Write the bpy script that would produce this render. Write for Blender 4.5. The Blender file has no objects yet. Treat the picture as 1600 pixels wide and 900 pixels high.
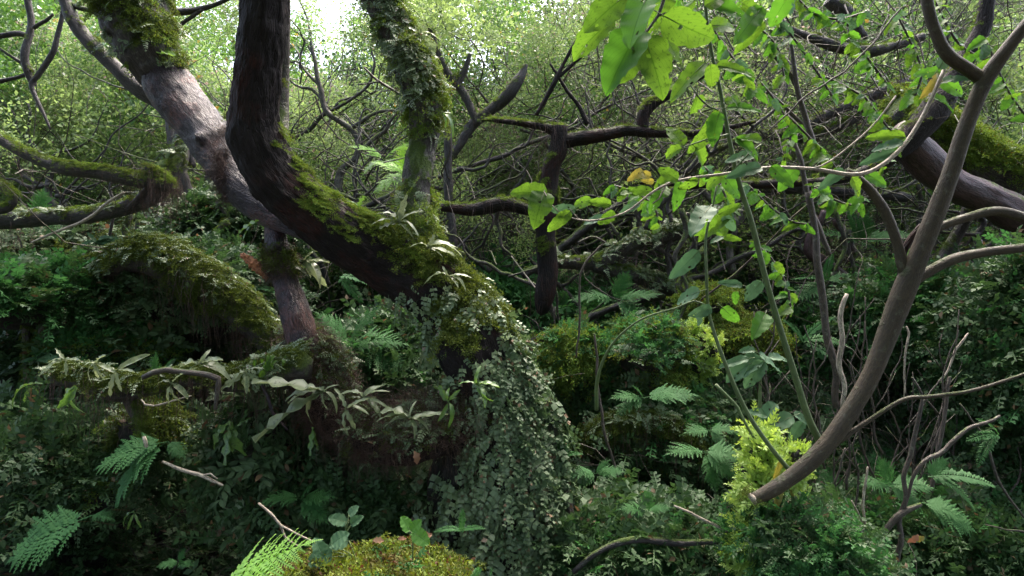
import bpy, math, random
import numpy as np
from mathutils import Vector, Matrix
S = bpy.context.scene
rad = math.radians
# ------------------------------------------------------------------ camera, sky, sun, exposure
CAMZ = 1.6
K = 1.5 / 1600                      # 24 mm lens on a 36 mm sensor, photo 1600 px wide
cd = bpy.data.cameras.new('camera'); cam = bpy.data.objects.new('camera', cd)
S.collection.objects.link(cam); S.camera = cam
cam.location = (0, 0, CAMZ); cam.rotation_euler = (rad(90), 0, 0)
cd.lens = 24; cd.sensor_width = 36; cd.clip_start = .05; cd.clip_end = 1000

SUN_EL, SUN_AZ = 62, 22              # high, ahead of the camera: the wood is lit from above and behind
w = bpy.data.worlds.new('World'); S.world = w; w.use_nodes = True
nt = w.node_tree; bg = nt.nodes['Background']
sky = nt.nodes.new('ShaderNodeTexSky'); sky.sky_type = 'NISHITA'; sky.sun_disc = False
sky.sun_elevation = rad(SUN_EL); sky.sun_rotation = rad(SUN_AZ)
sky.air_density = 1.0; sky.dust_density = 6.0; sky.ozone_density = 1.0
nt.links.new(sky.outputs[0], bg.inputs[0]); bg.inputs[1].default_value = .15
ld = bpy.data.lights.new('sun', 'SUN'); ld.energy = .9; ld.angle = rad(60); ld.color = (1, .96, .9)
sun = bpy.data.objects.new('sun', ld); S.collection.objects.link(sun)
sd = Vector((math.sin(rad(SUN_AZ)) * math.cos(rad(SUN_EL)), math.cos(rad(SUN_AZ)) * math.cos(rad(SUN_EL)), math.sin(rad(SUN_EL))))
sun.rotation_euler = sd.to_track_quat('Z', 'Y').to_euler()
S.view_settings.view_transform = 'Standard'; S.view_settings.look = 'None'
S.view_settings.exposure = 2.85; S.view_settings.gamma = 1
c = S.cycles
c.max_bounces = 7; c.diffuse_bounces = 4; c.glossy_bounces = 2; c.transmission_bounces = 4; c.transparent_max_bounces = 4
c.use_denoising = True; c.sample_clamp_indirect = 6; c.use_adaptive_sampling = False

# ------------------------------------------------------------------ helpers
def P(px, py, Y): return np.array([(px - 800) * K * Y, Y, CAMZ - (py - 450) * K * Y])
def R_(r, Y): return r * K * Y
def hsh(i, j, k, s):
    h = (i * 374761393 + j * 668265263 + k * 1274126177 + s * 974634777) & 0xffffffff
    h = ((h ^ (h >> 13)) * 1274126177) & 0xffffffff
    return ((h ^ (h >> 16)) & 0xffff) / 65535.
def vnoise(p, seed=0):
    f = np.floor(p).astype(np.int64); t = p - f; t = t * t * (3 - 2 * t)
    o = 0
    for a in (0, 1):
        for b in (0, 1):
            for d in (0, 1):
                wt = (t[:, 0] if a else 1 - t[:, 0]) * (t[:, 1] if b else 1 - t[:, 1]) * (t[:, 2] if d else 1 - t[:, 2])
                o = o + wt * hsh(f[:, 0] + a, f[:, 1] + b, f[:, 2] + d, seed)
    return o * 2 - 1
def fbm(p, seed=0, octv=4):
    p = np.asarray(p, float); o = 0; a = .5
    for q in range(octv):
        o = o + a * vnoise(p * 2 ** q, seed + q * 7); a *= .5
    return o
def nrm(v): return v / np.maximum(np.linalg.norm(v, axis=-1, keepdims=True), 1e-9)
def frames(d, n):
    y = nrm(d); x = np.cross(y, n); bad = np.linalg.norm(x, axis=-1) < 1e-3
    if bad.any(): x[bad] = np.cross(y[bad], np.array([.31, .77, .11]))
    x = nrm(x); z = np.cross(x, y)
    return np.stack([x, y, z], -1)
class MB:
    def __init__(s): s.v = []; s.a = []; s.f = []; s.n = 0
    def add(s, V, F, A=None, mat=0):
        V = np.asarray(V, float); F = np.asarray(F)
        s.v.append(V); s.a.append(np.zeros((len(V), 3)) if A is None else np.asarray(A, float))
        s.f.append((F + s.n, mat)); s.n += len(V); return s
    def arr(s): return np.concatenate(s.v), np.concatenate(s.a)
    def mesh(s, name, mats, smooth=True):
        V, A = s.arr(); me = bpy.data.meshes.new(name)
        nl = sum(f.size for f, m in s.f); nf = sum(len(f) for f, m in s.f)
        me.vertices.add(len(V)); me.vertices.foreach_set('co', V.ravel().astype(np.float32))
        me.loops.add(nl); me.loops.foreach_set('vertex_index', np.concatenate([f.ravel() for f, m in s.f]).astype(np.int32))
        cnt = np.concatenate([np.full(len(f), f.shape[1]) for f, m in s.f])
        me.polygons.add(nf); me.polygons.foreach_set('loop_start', np.concatenate([[0], np.cumsum(cnt)[:-1]]).astype(np.int32))
        me.polygons.foreach_set('loop_total', cnt.astype(np.int32))
        for m in mats: me.materials.append(m)
        me.polygons.foreach_set('material_index', np.concatenate([np.full(len(f), m) for f, m in s.f]).astype(np.int32))
        me.update(calc_edges=True)
        me.polygons.foreach_set('use_smooth', np.full(nf, smooth))
        at = me.attributes.new('lf', 'FLOAT_VECTOR', 'POINT'); at.data.foreach_set('vector', A.ravel().astype(np.float32))
        return me
    def obj(s, name, mats, parent=None, smooth=True, **kw):
        return link(name, s.mesh(name, mats, smooth), parent, **kw)
def link(name, me, parent=None, label=None, cat=None, group=None, kind=None, loc=None):
    o = bpy.data.objects.new(name, me); S.collection.objects.link(o)
    if parent is not None:
        o.parent = parent
        if me is not None and loc is None: o.location = -parent.location   # meshes are built in place
    if loc is not None: o.location = loc
    tag(o, label, cat, group, kind); return o
def tag(o, label=None, cat=None, group=None, kind=None):
    for k_, v_ in (('label', label), ('category', cat), ('group', group), ('kind', kind)):
        if v_: o[k_] = v_
def thing(name, loc, label, cat, group=None):
    return link(name, None, None, label, cat, group, loc=Vector(loc))
def stamp(T, pos, Rm, scl, rng=None, rnd=None):
    tv, tf, ta = T[:3]; n = len(pos); scl = np.asarray(scl, float)
    if scl.ndim == 1: scl = scl[:, None]
    if scl.shape[1] == 1: scl = np.repeat(scl, 3, 1)
    V = np.einsum('nij,nkj->nki', Rm, tv[None] * scl[:, None, :]) + pos[:, None, :]
    k_ = len(tv); out = []
    F = (tf[None] + (np.arange(n) * k_)[:, None, None]).reshape(-1, tf.shape[1])
    A = np.repeat(ta[None], n, 0).copy()
    if rnd is None and rng is not None: rnd = rng.random(n)
    if rnd is not None: A[:, :, 2] = .4 * A[:, :, 2] + .6 * rnd[:, None]
    return V.reshape(-1, 3), F, A.reshape(-1, 3)
def resample(ctrl, step):
    c_ = np.asarray(ctrl, float); n = len(c_)
    e = np.vstack([2 * c_[0] - c_[1], c_, 2 * c_[-1] - c_[-2]]); out = []
    for i in range(n - 1):
        p0, p1, p2, p3 = e[i:i + 4]; L = np.linalg.norm((p2 - p1)[:3]); m = max(1, int(L / step))
        t = (np.arange(m) / m)[:, None]
        out.append(.5 * (2 * p1 + (p2 - p0) * t + (2 * p0 - 5 * p1 + 4 * p2 - p3) * t ** 2 + (3 * p1 - p0 - 3 * p2 + p3) * t ** 3))
    return np.vstack(out + [c_[-1:]])
def tube(ctrl, seg=12, step=.05, amp=0., freq=6., ridge=0., rk=40., seed=0, bumps=(), gnarl=0.):
    C = resample(ctrl, step); pts = C[:, :3].copy(); r = np.maximum(C[:, 3], .0006)
    n = len(pts)
    if gnarl: 
        wv = np.stack([vnoise(np.stack([np.arange(n) * step / max(r.mean() * 9, .05), np.full(n, 3.1 * q), np.full(n, seed * 1.7)], 1), q) for q in range(3)], 1)
        pts += wv * r[:, None] * gnarl
    tg = nrm(np.gradient(pts, axis=0)); s_ = np.concatenate([[0], np.cumsum(np.linalg.norm(np.diff(pts, axis=0), axis=1))])
    u = np.cross(tg[0], [.3, .9, .1]); u /= np.linalg.norm(u); U = np.zeros((n, 3))
    for i in range(n):
        u = u - tg[i] * np.dot(u, tg[i]); u /= np.linalg.norm(u); U[i] = u
    W = np.cross(tg, U); th = np.arange(seg) * 2 * math.pi / seg
    co, si = np.cos(th), np.sin(th)
    D = U[:, None] * co[None, :, None] + W[:, None] * si[None, :, None]
    q = np.stack([co[None] * r[:, None], si[None] * r[:, None], np.repeat(s_[:, None], seg, 1)], -1)
    base = pts[:, None] + D * r[:, None, None]
    rr = np.ones((n, seg))
    if amp: rr += amp * fbm(base.reshape(-1, 3) * freq, seed).reshape(n, seg) * 2
    if ridge: rr += ridge * (np.abs(fbm(q.reshape(-1, 3) * np.array([rk, rk, rk / 3.5]), seed + 5).reshape(n, seg)) * 2 - .6)
    V = (pts[:, None] + D * (r[:, None] * rr)[..., None])
    for bp, br, bh in bumps:
        g = np.exp(-np.sum((V - np.asarray(bp)) ** 2, -1) / br ** 2); V = V + D * (g * bh)[..., None]
    i = np.arange(n - 1)[:, None]; j = np.arange(seg)[None]
    F = np.stack([i * seg + j, i * seg + (j + 1) % seg, (i + 1) * seg + (j + 1) % seg, (i + 1) * seg + j], -1).reshape(-1, 4)
    V = V.reshape(-1, 3); A = q.reshape(-1, 3)
    V = np.vstack([V, pts[:1] , pts[-1:] + tg[-1:] * r[-1] * .6]); A = np.vstack([A, A[:1], A[-1:]])
    m = n * seg; jj = np.arange(seg)
    capf = np.concatenate([np.stack([np.full(seg, m), (jj + 1) % seg, jj, jj], -1), np.stack([np.full(seg, m + 1), (n - 1) * seg + jj, (n - 1) * seg + (jj + 1) % seg, (n - 1) * seg + (jj + 1) % seg], -1)])
    return V, F, A, capf[:, :3]
def add_tube(mb, ctrl, mat=0, **kw):
    V, F, A, cf = tube(ctrl, **kw); mb.add(V, F, A, mat); mb.f.append((cf + mb.n - len(V), mat)); return V, F
def px_tube(pl): return [list(P(a, b, y)) + [R_(r, y)] for a, b, y, r in pl]
def sample(V, F, n, rng, mask=None):
    T = np.concatenate([F[:, :3], F[:, [0, 2, 3]]]) if F.shape[1] == 4 else F
    a, b, d = V[T[:, 0]], V[T[:, 1]], V[T[:, 2]]; cr = np.cross(b - a, d - a); ar = np.linalg.norm(cr, axis=1)
    N = nrm(cr); wt = ar.copy()
    if mask is not None: wt = wt * mask((a + b + d) / 3, N)
    if wt.sum() <= 0: return np.zeros((0, 3)), np.zeros((0, 3))
    idx = rng.choice(len(T), n, p=wt / wt.sum()); u, v = rng.random((2, n)); m = u + v > 1; u[m] = 1 - u[m]; v[m] = 1 - v[m]
    return a[idx] + (b - a)[idx] * u[:, None] + (d - a)[idx] * v[:, None], N[idx]
def eul(Rm):
    return np.stack([np.arctan2(Rm[:, 2, 1], Rm[:, 2, 2]), -np.arcsin(np.clip(Rm[:, 2, 0], -1, 1)), np.arctan2(Rm[:, 1, 0], Rm[:, 0, 0])], 1)
TEMPL = {}
def templ(key, meshes):
    col = bpy.data.collections.new(key)
    for i, me in enumerate(meshes): col.objects.link(bpy.data.objects.new('%s_%02d' % (key, i), me))
    TEMPL[key] = (col, len(meshes), meshes)
def scatter(name, key, pos, nor, scl, rng, parent=None, spin=None, **kw):
    col, nv, _ = TEMPL[key]; n = len(pos)
    ax = rng.normal(size=(n, 3)) if spin is None else spin
    z = nrm(nor); y = nrm(ax - z * np.sum(ax * z, 1, keepdims=True)); x = np.cross(y, z)
    E = eul(np.stack([x, y, z], -1))
    me = bpy.data.meshes.new(name); me.vertices.add(n); me.vertices.foreach_set('co', np.asarray(pos, np.float32).ravel())
    me.attributes.new('rot', 'FLOAT_VECTOR', 'POINT').data.foreach_set('vector', E.astype(np.float32).ravel())
    me.attributes.new('scl', 'FLOAT', 'POINT').data.foreach_set('value', np.asarray(scl, np.float32))
    me.attributes.new('idx', 'INT', 'POINT').data.foreach_set('value', rng.integers(0, nv, n).astype(np.int32))
    o = link(name, me, parent, kind='stuff', **kw)
    gkey = 'scatter_' + key; g = bpy.data.node_groups.get(gkey)
    if not g:
        g = bpy.data.node_groups.new(gkey, 'GeometryNodeTree')
        g.interface.new_socket('Geometry', in_out='INPUT', socket_type='NodeSocketGeometry')
        g.interface.new_socket('Geometry', in_out='OUTPUT', socket_type='NodeSocketGeometry')
        N = g.nodes; gi = N.new('NodeGroupInput'); go = N.new('NodeGroupOutput'); ip = N.new('GeometryNodeInstanceOnPoints')
        ci = N.new('GeometryNodeCollectionInfo'); ci.inputs['Collection'].default_value = col
        ci.inputs['Separate Children'].default_value = True; ci.inputs['Reset Children'].default_value = True
        ip.inputs['Pick Instance'].default_value = True
        def na(nm, ty):
            q = N.new('GeometryNodeInputNamedAttribute'); q.data_type = ty; q.inputs['Name'].default_value = nm; return q.outputs['Attribute']
        er = N.new('FunctionNodeEulerToRotation'); L = g.links
        L.new(na('rot', 'FLOAT_VECTOR'), er.inputs[0]); L.new(er.outputs[0], ip.inputs['Rotation'])
        L.new(na('scl', 'FLOAT'), ip.inputs['Scale']); L.new(na('idx', 'INT'), ip.inputs['Instance Index'])
        L.new(gi.outputs[0], ip.inputs['Points']); L.new(ci.outputs[0], ip.inputs['Instance']); L.new(ip.outputs[0], go.inputs[0])
    md = o.modifiers.new('scatter', 'NODES'); md.node_group = g
    return o

# ------------------------------------------------------------------ materials
def newmat(name):
    m = bpy.data.materials.new(name); m.use_nodes = True; return m, m.node_tree, m.node_tree.nodes, m.node_tree.links
def mixc(N, L, f, a, b):
    q = N.new('ShaderNodeMix'); q.data_type = 'RGBA'
    for s_, v in ((q.inputs[0], f), (q.inputs[6], a), (q.inputs[7], b)):
        if isinstance(v, bpy.types.NodeSocket): L.new(v, s_)
        else: s_.default_value = v if not isinstance(v, tuple) else (*v, 1)
    return q.outputs[2]
def mth(N, L, op, *a, clamp=False):
    q = N.new('ShaderNodeMath'); q.operation = op; q.use_clamp = clamp
    for i, v in enumerate(a):
        if isinstance(v, bpy.types.NodeSocket): L.new(v, q.inputs[i])
        else: q.inputs[i].default_value = v
    return q.outputs[0]
def noise(N, L, vec, sc, det=4, ro=.6):
    q = N.new('ShaderNodeTexNoise'); q.inputs['Scale'].default_value = sc; q.inputs['Detail'].default_value = det; q.inputs['Roughness'].default_value = ro
    if vec is not None: L.new(vec, q.inputs['Vector'])
    return q.outputs['Fac']
def ramp(N, L, v, lo, hi):
    q = N.new('ShaderNodeMapRange'); q.inputs['From Min'].default_value = lo; q.inputs['From Max'].default_value = hi; L.new(v, q.inputs['Value']); return q.outputs[0]
def leaf_mat(name, ca, cb, trans=.4, rough=.42, spec=.5, veins=0., dead=None, deadp=.0, spots=0., patch=0., pc=(.07, .045, .015)):
    m, t, N, L = newmat(name); b = N['Principled BSDF']; out = N['Material Output']
    at = N.new('ShaderNodeAttribute'); at.attribute_name = 'lf'; sp = N.new('ShaderNodeSeparateXYZ'); L.new(at.outputs['Vector'], sp.inputs[0])
    oi = N.new('ShaderNodeObjectInfo'); f = mth(N, L, 'ADD', mth(N, L, 'MULTIPLY', sp.outputs[2], .55), mth(N, L, 'MULTIPLY', oi.outputs['Random'], .45))
    col = mixc(N, L, f, ca, cb)
    if dead:
        h = mth(N, L, 'FRACT', mth(N, L, 'ADD', mth(N, L, 'MULTIPLY', sp.outputs[2], 17.3), mth(N, L, 'MULTIPLY', oi.outputs['Random'], 9.1)))
        col = mixc(N, L, mth(N, L, 'LESS_THAN', h, deadp), col, dead)
    if veins:
        # midrib and side veins from the leaf's own coordinates: x along, y across
        av = mth(N, L, 'ABSOLUTE', sp.outputs[1])
        mid = mth(N, L, 'SUBTRACT', 1., mth(N, L, 'MULTIPLY', av, 14.), clamp=True)
        ph = mth(N, L, 'SUBTRACT', mth(N, L, 'MULTIPLY', sp.outputs[0], 9.), mth(N, L, 'MULTIPLY', av, 5.))
        sv = mth(N, L, 'ABSOLUTE', mth(N, L, 'SUBTRACT', mth(N, L, 'FRACT', ph), .5))
        sv = mth(N, L, 'SUBTRACT', 1., mth(N, L, 'MULTIPLY', sv, 12.), clamp=True)
        v = mth(N, L, 'MAXIMUM', mid, mth(N, L, 'MULTIPLY', sv, .6))
        col = mixc(N, L, mth(N, L, 'MULTIPLY', v, veins), col, (ca[0] * .35, ca[1] * .5, ca[2] * .4))
        bp = N.new('ShaderNodeBump'); bp.inputs['Strength'].default_value = .35; bp.inputs['Distance'].default_value = .002; bp.invert = True
        L.new(v, bp.inputs['Height']); L.new(bp.outputs[0], b.inputs['Normal'])
    if patch:
        g2 = N.new('ShaderNodeNewGeometry'); col = mixc(N, L, mth(N, L, 'MULTIPLY', ramp(N, L, noise(N, L, g2.outputs['Position'], patch, 4, .65), .46, .64), .8), col, pc)
    if spots:
        g = N.new('ShaderNodeTexCoord'); nz = noise(N, L, g.outputs['Object'], spots, 3)
        col = mixc(N, L, mth(N, L, 'MULTIPLY', ramp(N, L, nz, .56, .66), .7), col, (ca[0] * .3, ca[1] * .35, ca[2] * .4))
    L.new(col, b.inputs['Base Color']); b.inputs['Roughness'].default_value = rough; b.inputs['Specular IOR Level'].default_value = spec
    if trans:
        tr = N.new('ShaderNodeBsdfTranslucent'); hs = N.new('ShaderNodeHueSaturation'); hs.inputs['Hue'].default_value = .485
        hs.inputs['Saturation'].default_value = 1.12; hs.inputs['Value'].default_value = 1.35; L.new(col, hs.inputs['Color']); L.new(hs.outputs[0], tr.inputs[0])
        mx = N.new('ShaderNodeMixShader'); mx.inputs[0].default_value = trans
        L.new(b.outputs[0], mx.inputs[1]); L.new(tr.outputs[0], mx.inputs[2]); L.new(mx.outputs[0], out.inputs[0])
    return m
def bark_mat(name, ca, cb, cr=(.012, .009, .008), moss=0., mc=(.07, .11, .015), md=(.03, .05, .012), sc=55, rough=.55, bump=.6, lichen=0., red=None, spec=.4):
    m, t, N, L = newmat(name); b = N['Principled BSDF']
    at = N.new('ShaderNodeAttribute'); at.attribute_name = 'lf'
    mp = N.new('ShaderNodeMapping'); mp.inputs['Scale'].default_value = (1, 1, .22); L.new(at.outputs['Vector'], mp.inputs[0])
    g = N.new('ShaderNodeNewGeometry'); tc = N.new('ShaderNodeTexCoord'); oc = g.outputs['Position']
    n1 = noise(N, L, mp.outputs[0], sc, 6, .65); n2 = noise(N, L, oc, 9, 4); n3 = noise(N, L, mp.outputs[0], sc * 2.6, 4, .7)
    col = mixc(N, L, ramp(N, L, n2, .35, .65), ca, cb)
    if red: col = mixc(N, L, ramp(N, L, noise(N, L, oc, 5, 3), .5, .62), col, red)
    vo = N.new('ShaderNodeTexVoronoi'); vo.feature = 'DISTANCE_TO_EDGE'; vo.inputs['Scale'].default_value = sc * 1.5; wv = N.new('ShaderNodeVectorMath'); wv.operation = 'MULTIPLY_ADD'
    nv_ = N.new('ShaderNodeTexNoise'); nv_.inputs['Scale'].default_value = sc * .9; L.new(mp.outputs[0], nv_.inputs['Vector']); L.new(nv_.outputs['Color'], wv.inputs[0]); wv.inputs[1].default_value = (.03, .03, .03); L.new(mp.outputs[0], wv.inputs[2]); L.new(wv.outputs[0], vo.inputs['Vector'])
    fis = ramp(N, L, vo.outputs['Distance'], .0, .16); crack = mth(N, L, 'MAXIMUM', ramp(N, L, n1, .47, .36), mth(N, L, 'MULTIPLY', mth(N, L, 'SUBTRACT', 1., fis), .75)); col = mixc(N, L, crack, col, cr)
    col = mixc(N, L, mth(N, L, 'MULTIPLY', ramp(N, L, n3, .45, .7), .35), col, tuple(min(1, q * 1.9) for q in ca))
    if lichen: col = mixc(N, L, mth(N, L, 'MULTIPLY', ramp(N, L, noise(N, L, oc, 38, 5, .7), .56, .68), lichen), col, (.24, .27, .2))
    hgt = mth(N, L, 'ADD', mth(N, L, 'MULTIPLY', n1, 1.), mth(N, L, 'ADD', mth(N, L, 'MULTIPLY', n3, .6), mth(N, L, 'MULTIPLY', fis, .35 if sc < 85 else .08)))
    ro = mth(N, L, 'ADD', rough - .12, mth(N, L, 'MULTIPLY', n3, .35))
    if moss:
        sp = N.new('ShaderNodeSeparateXYZ'); L.new(g.outputs['Normal'], sp.inputs[0])
        f = mth(N, L, 'ADD', sp.outputs[2], mth(N, L, 'MULTIPLY', mth(N, L, 'SUBTRACT', noise(N, L, oc, 7, 5, .7), .5), 3.2))
        f = ramp(N, L, f, .9 - moss * 1.5, 1.25 - moss * 1.5); fn = noise(N, L, oc, 120, 4, .8)
        mcol = mixc(N, L, ramp(N, L, fn, .35, .65), md, mc); col = mixc(N, L, f, col, mcol)
        hgt = mth(N, L, 'ADD', hgt, mth(N, L, 'MULTIPLY', f, mth(N, L, 'MULTIPLY', fn, 2.2)))
        ro = mth(N, L, 'MAXIMUM', ro, mth(N, L, 'MULTIPLY', f, .9))
    L.new(col, b.inputs['Base Color']); L.new(ro, b.inputs['Roughness']); b.inputs['Specular IOR Level'].default_value = spec
    bp = N.new('ShaderNodeBump'); bp.inputs['Strength'].default_value = bump; bp.inputs['Distance'].default_value = .012
    L.new(hgt, bp.inputs['Height']); L.new(bp.outputs[0], b.inputs['Normal']); return m
M = {}
M['bark_dark'] = bark_mat('bark_dark', (.01, .007, .0075), (.019, .0135, .0145), moss=.12, sc=45, rough=.68, bump=1., spec=.22, red=(.035, .012, .01))
M['bark_purple'] = bark_mat('bark_purple', (.036, .021, .033), (.019, .012, .019), (.01, .006, .007), moss=.0, sc=60, rough=.42, bump=1.2, lichen=.06, red=(.13, .05, .045))
M['bark_red'] = bark_mat('bark_red', (.075, .038, .042), (.05, .026, .03), moss=.05, sc=50, rough=.4, bump=.4)
M['bark_mossy'] = bark_mat('bark_mossy', (.04, .032, .03), (.065, .055, .05), moss=.62, sc=50, lichen=.3)
M['bark_limb'] = bark_mat('bark_limb', (.03, .024, .026), (.06, .05, .05), moss=.3, sc=60, lichen=.2)
M['bark_grey'] = bark_mat('bark_grey', (.05, .034, .017), (.032, .026, .012), (.022, .014, .009), moss=.16, mc=(.06, .07, .02), sc=90, rough=.6, bump=.5, lichen=.16)
M['bark_far'] = bark_mat('bark_far', (.06, .05, .045), (.1, .085, .075), moss=.4, mc=(.12, .16, .04), sc=40, lichen=.4)
M['twig'] = bark_mat('twig', (.075, .055, .042), (.045, .035, .03), moss=.1, sc=90, lichen=.3)
M['pale_twig'] = bark_mat('pale_twig', (.42, .36, .28), (.26, .2, .16), sc=90, bump=.3)
M['stem_green'] = bark_mat('stem_green', (.07, .11, .035), (.1, .14, .05), (.05, .07, .03), sc=80, bump=.15)
M['broken'] = bark_mat('broken_wood', (.55, .24, .12), (.36, .13, .06), (.12, .04, .02), sc=50, bump=.7)
M['root'] = bark_mat('root_fibre', (.1, .05, .035), (.06, .035, .025), sc=90)
M['leaf_hero'] = leaf_mat('broad_leaf', (.085, .165, .028), (.05, .115, .02), .5, .58, .2, veins=.9, spots=16)
M['leaf_deep'] = leaf_mat('deep_leaf', (.045, .13, .022), (.065, .17, .03), .42, .58, .2, veins=.6)
M['leaf_glossy'] = leaf_mat('glossy_leaf', (.045, .105, .05), (.07, .135, .065), .25, .55, .25, veins=.35)
M['leaf_yellow'] = leaf_mat('yellow_leaf', (.26, .25, .05), (.22, .19, .05), .3, .5, .4, veins=.4, spots=30)
M['leaf_laurel'] = leaf_mat('laurel_leaf', (.06, .14, .03), (.1, .2, .05), .4, .34, .6, dead=(.3, .22, .06), deadp=.02)
M['leaf_fine'] = leaf_mat('fine_leaf', (.085, .15, .05), (.16, .23, .085), .5, .5, .3, dead=(.2, .16, .13), deadp=.1)
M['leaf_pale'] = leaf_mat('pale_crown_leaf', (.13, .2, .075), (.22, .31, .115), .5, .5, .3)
M['leaf_under'] = leaf_mat('undergrowth_leaf', (.024, .055, .019), (.05, .1, .033), .25, .58, .3, dead=(.1, .07, .035), deadp=.03)
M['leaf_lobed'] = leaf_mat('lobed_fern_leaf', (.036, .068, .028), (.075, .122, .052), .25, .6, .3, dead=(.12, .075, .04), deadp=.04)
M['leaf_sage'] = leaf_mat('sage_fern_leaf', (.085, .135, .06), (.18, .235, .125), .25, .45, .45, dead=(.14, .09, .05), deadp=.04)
M['leaf_bracken'] = leaf_mat('fern_pinna', (.034, .11, .034), (.055, .15, .045), .35, .65, .18)
M['leaf_bright_fern'] = leaf_mat('bright_fern_pinna', (.2, .4, .07), (.26, .46, .1), .5, .45, .4)
M['strap'] = leaf_mat('strap_frond_blade', (.11, .145, .07), (.22, .26, .135), .35, .38, .55, veins=0., spots=14)
M['strap_green'] = leaf_mat('green_strap_blade', (.06, .14, .03), (.12, .2, .05), .4, .36, .6, spots=16)
M['selag'] = leaf_mat('yellow_green_sprig', (.22, .35, .06), (.34, .46, .12), .35, .5, .4)
M['moss'] = leaf_mat('moss_tuft', (.075, .14, .02), (.16, .235, .05), .35, .75, .2, dead=(.12, .08, .02), deadp=.06, patch=7., pc=(.045, .06, .012))
M['moss_dark'] = leaf_mat('dark_moss_tuft', (.045, .07, .015), (.09, .12, .02), .3, .75, .2)
M['dead'] = leaf_mat('dead_leaf', (.34, .2, .12), (.2, .09, .05), .15, .6, .3)
M['litter'] = leaf_mat('pink_litter', (.5, .36, .36), (.34, .24, .24), .1, .6, .3)
def soil_mat():
    m, t, N, L = newmat('soil'); b = N['Principled BSDF']; g = N.new('ShaderNodeNewGeometry')
    n1 = noise(N, L, g.outputs['Position'], 6, 6, .7); n2 = noise(N, L, g.outputs['Position'], 45, 5, .7)
    col = mixc(N, L, ramp(N, L, n2, .35, .7), (.008, .006, .005), (.024, .017, .012))
    col = mixc(N, L, ramp(N, L, n1, .5, .62), col, (.022, .03, .01))
    L.new(col, b.inputs['Base Color']); b.inputs['Roughness'].default_value = .85
    bp = N.new('ShaderNodeBump'); bp.inputs['Distance'].default_value = .03; L.new(n2, bp.inputs['Height']); L.new(bp.outputs[0], b.inputs['Normal']); return m
M['soil'] = soil_mat()
M['moss_rust'] = leaf_mat('rusty_moss_tuft', (.09, .14, .02), (.19, .24, .04), .3, .75, .2, dead=(.08, .04, .02), deadp=.15, patch=6., pc=(.06, .026, .014))

# ------------------------------------------------------------------ leaf templates
def A3(V, L=1.): return np.stack([V[:, 1] / L, V[:, 0] * 2, np.full(len(V), .5)], 1)
def leaf5(w=.5):
    V = np.array([[0, 0, 0], [-w / 2, .45, .07], [0, .5, 0], [w / 2, .45, .07], [0, 1, -.12]]); F = np.array([[0, 2, 1], [0, 3, 2], [1, 2, 4], [2, 3, 4]])
    return V, F, A3(V)
def leaf4(w=.5):
    V = np.array([[0, 0, 0], [-w / 2, .5, .06], [w / 2, .5, .06], [0, 1, -.1]]); return V, np.array([[0, 2, 1], [1, 2, 3]]), A3(V)
def leaf8(w=.5):
    V = np.array([[0, 0, 0], [-w * .42, .25, .05], [w * .42, .25, .05], [-w * .5, .55, .05], [w * .5, .55, .05], [0, 1, -.12], [0, .25, 0], [0, .58, -.02]])
    F = np.array([[0, 6, 1], [0, 2, 6], [1, 6, 7], [1, 7, 3], [6, 2, 4], [6, 4, 7], [3, 7, 5], [7, 4, 5]]); return V, F, A3(V)
def cat(parts):
    n = 0; v = []; f = []; a = []
    for V, F, A in parts: v.append(V); f.append(F + n); a.append(A); n += len(V)
    return np.concatenate(v), np.concatenate(f), np.concatenate(a)
def tris(F): return np.concatenate([F[:, :3], F[:, [0, 2, 3]]])
def pinnate(rng, child, n, ang=62, wide=.32, prof=lambda u: np.sin(math.pi * np.clip(u * .93 + .07, 0, 1)) ** .6, droop=.3, start=.12, jit=.12, cw=1., stem=.012, tip=True, lift=.1):
    """a frond of length 1 along y: pairs of child leaves on a drooping midrib"""
    u = np.linspace(start, .97, n); pos = np.stack([np.zeros(n), u - .12 * droop * u ** 2, -droop * u ** 2 + .25 * droop * u], 1)
    tg = nrm(np.stack([np.zeros(n), 1 - .24 * droop * u, -2 * droop * u + .25 * droop], 1)); parts = []
    for sd_ in (-1, 1):
        a = np.radians(ang + rng.normal(0, 6, n)) * (1 - .25 * u); off = np.array([sd_, 0, 0.])[None]
        d = tg * np.cos(a)[:, None] + off * np.sin(a)[:, None]; d[:, 2] += rng.normal(lift, jit, n)
        nn = np.array([0, 0, 1.])[None] + rng.normal(0, jit, (n, 3)); ln = wide * prof(u) * rng.uniform(.85, 1.1, n)
        parts.append(stamp(child, pos, frames(d, nn), np.stack([ln * cw, ln, ln], 1), rng))
    if tip: parts.append(stamp(child, pos[-1:], frames(tg[-1:], np.array([[0, 0, 1.]])), np.array([[wide * .35 * cw, wide * .35, wide * .35]]), rng))
    m = 6; uu = np.linspace(0, 1, m); sp_ = np.stack([np.zeros(m), uu - .12 * droop * uu ** 2, -droop * uu ** 2 + .25 * droop * uu], 1)
    sv = np.concatenate([sp_ + [stem, 0, .002], sp_ - [stem, 0, -.002]]); i = np.arange(m - 1); sf = np.concatenate([np.stack([i, i + m, i + 1], 1), np.stack([i + 1, i + m, i + m + 1], 1)])
    parts.append((sv, sf, np.full((2 * m, 3), .4))); return cat(parts)
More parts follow.
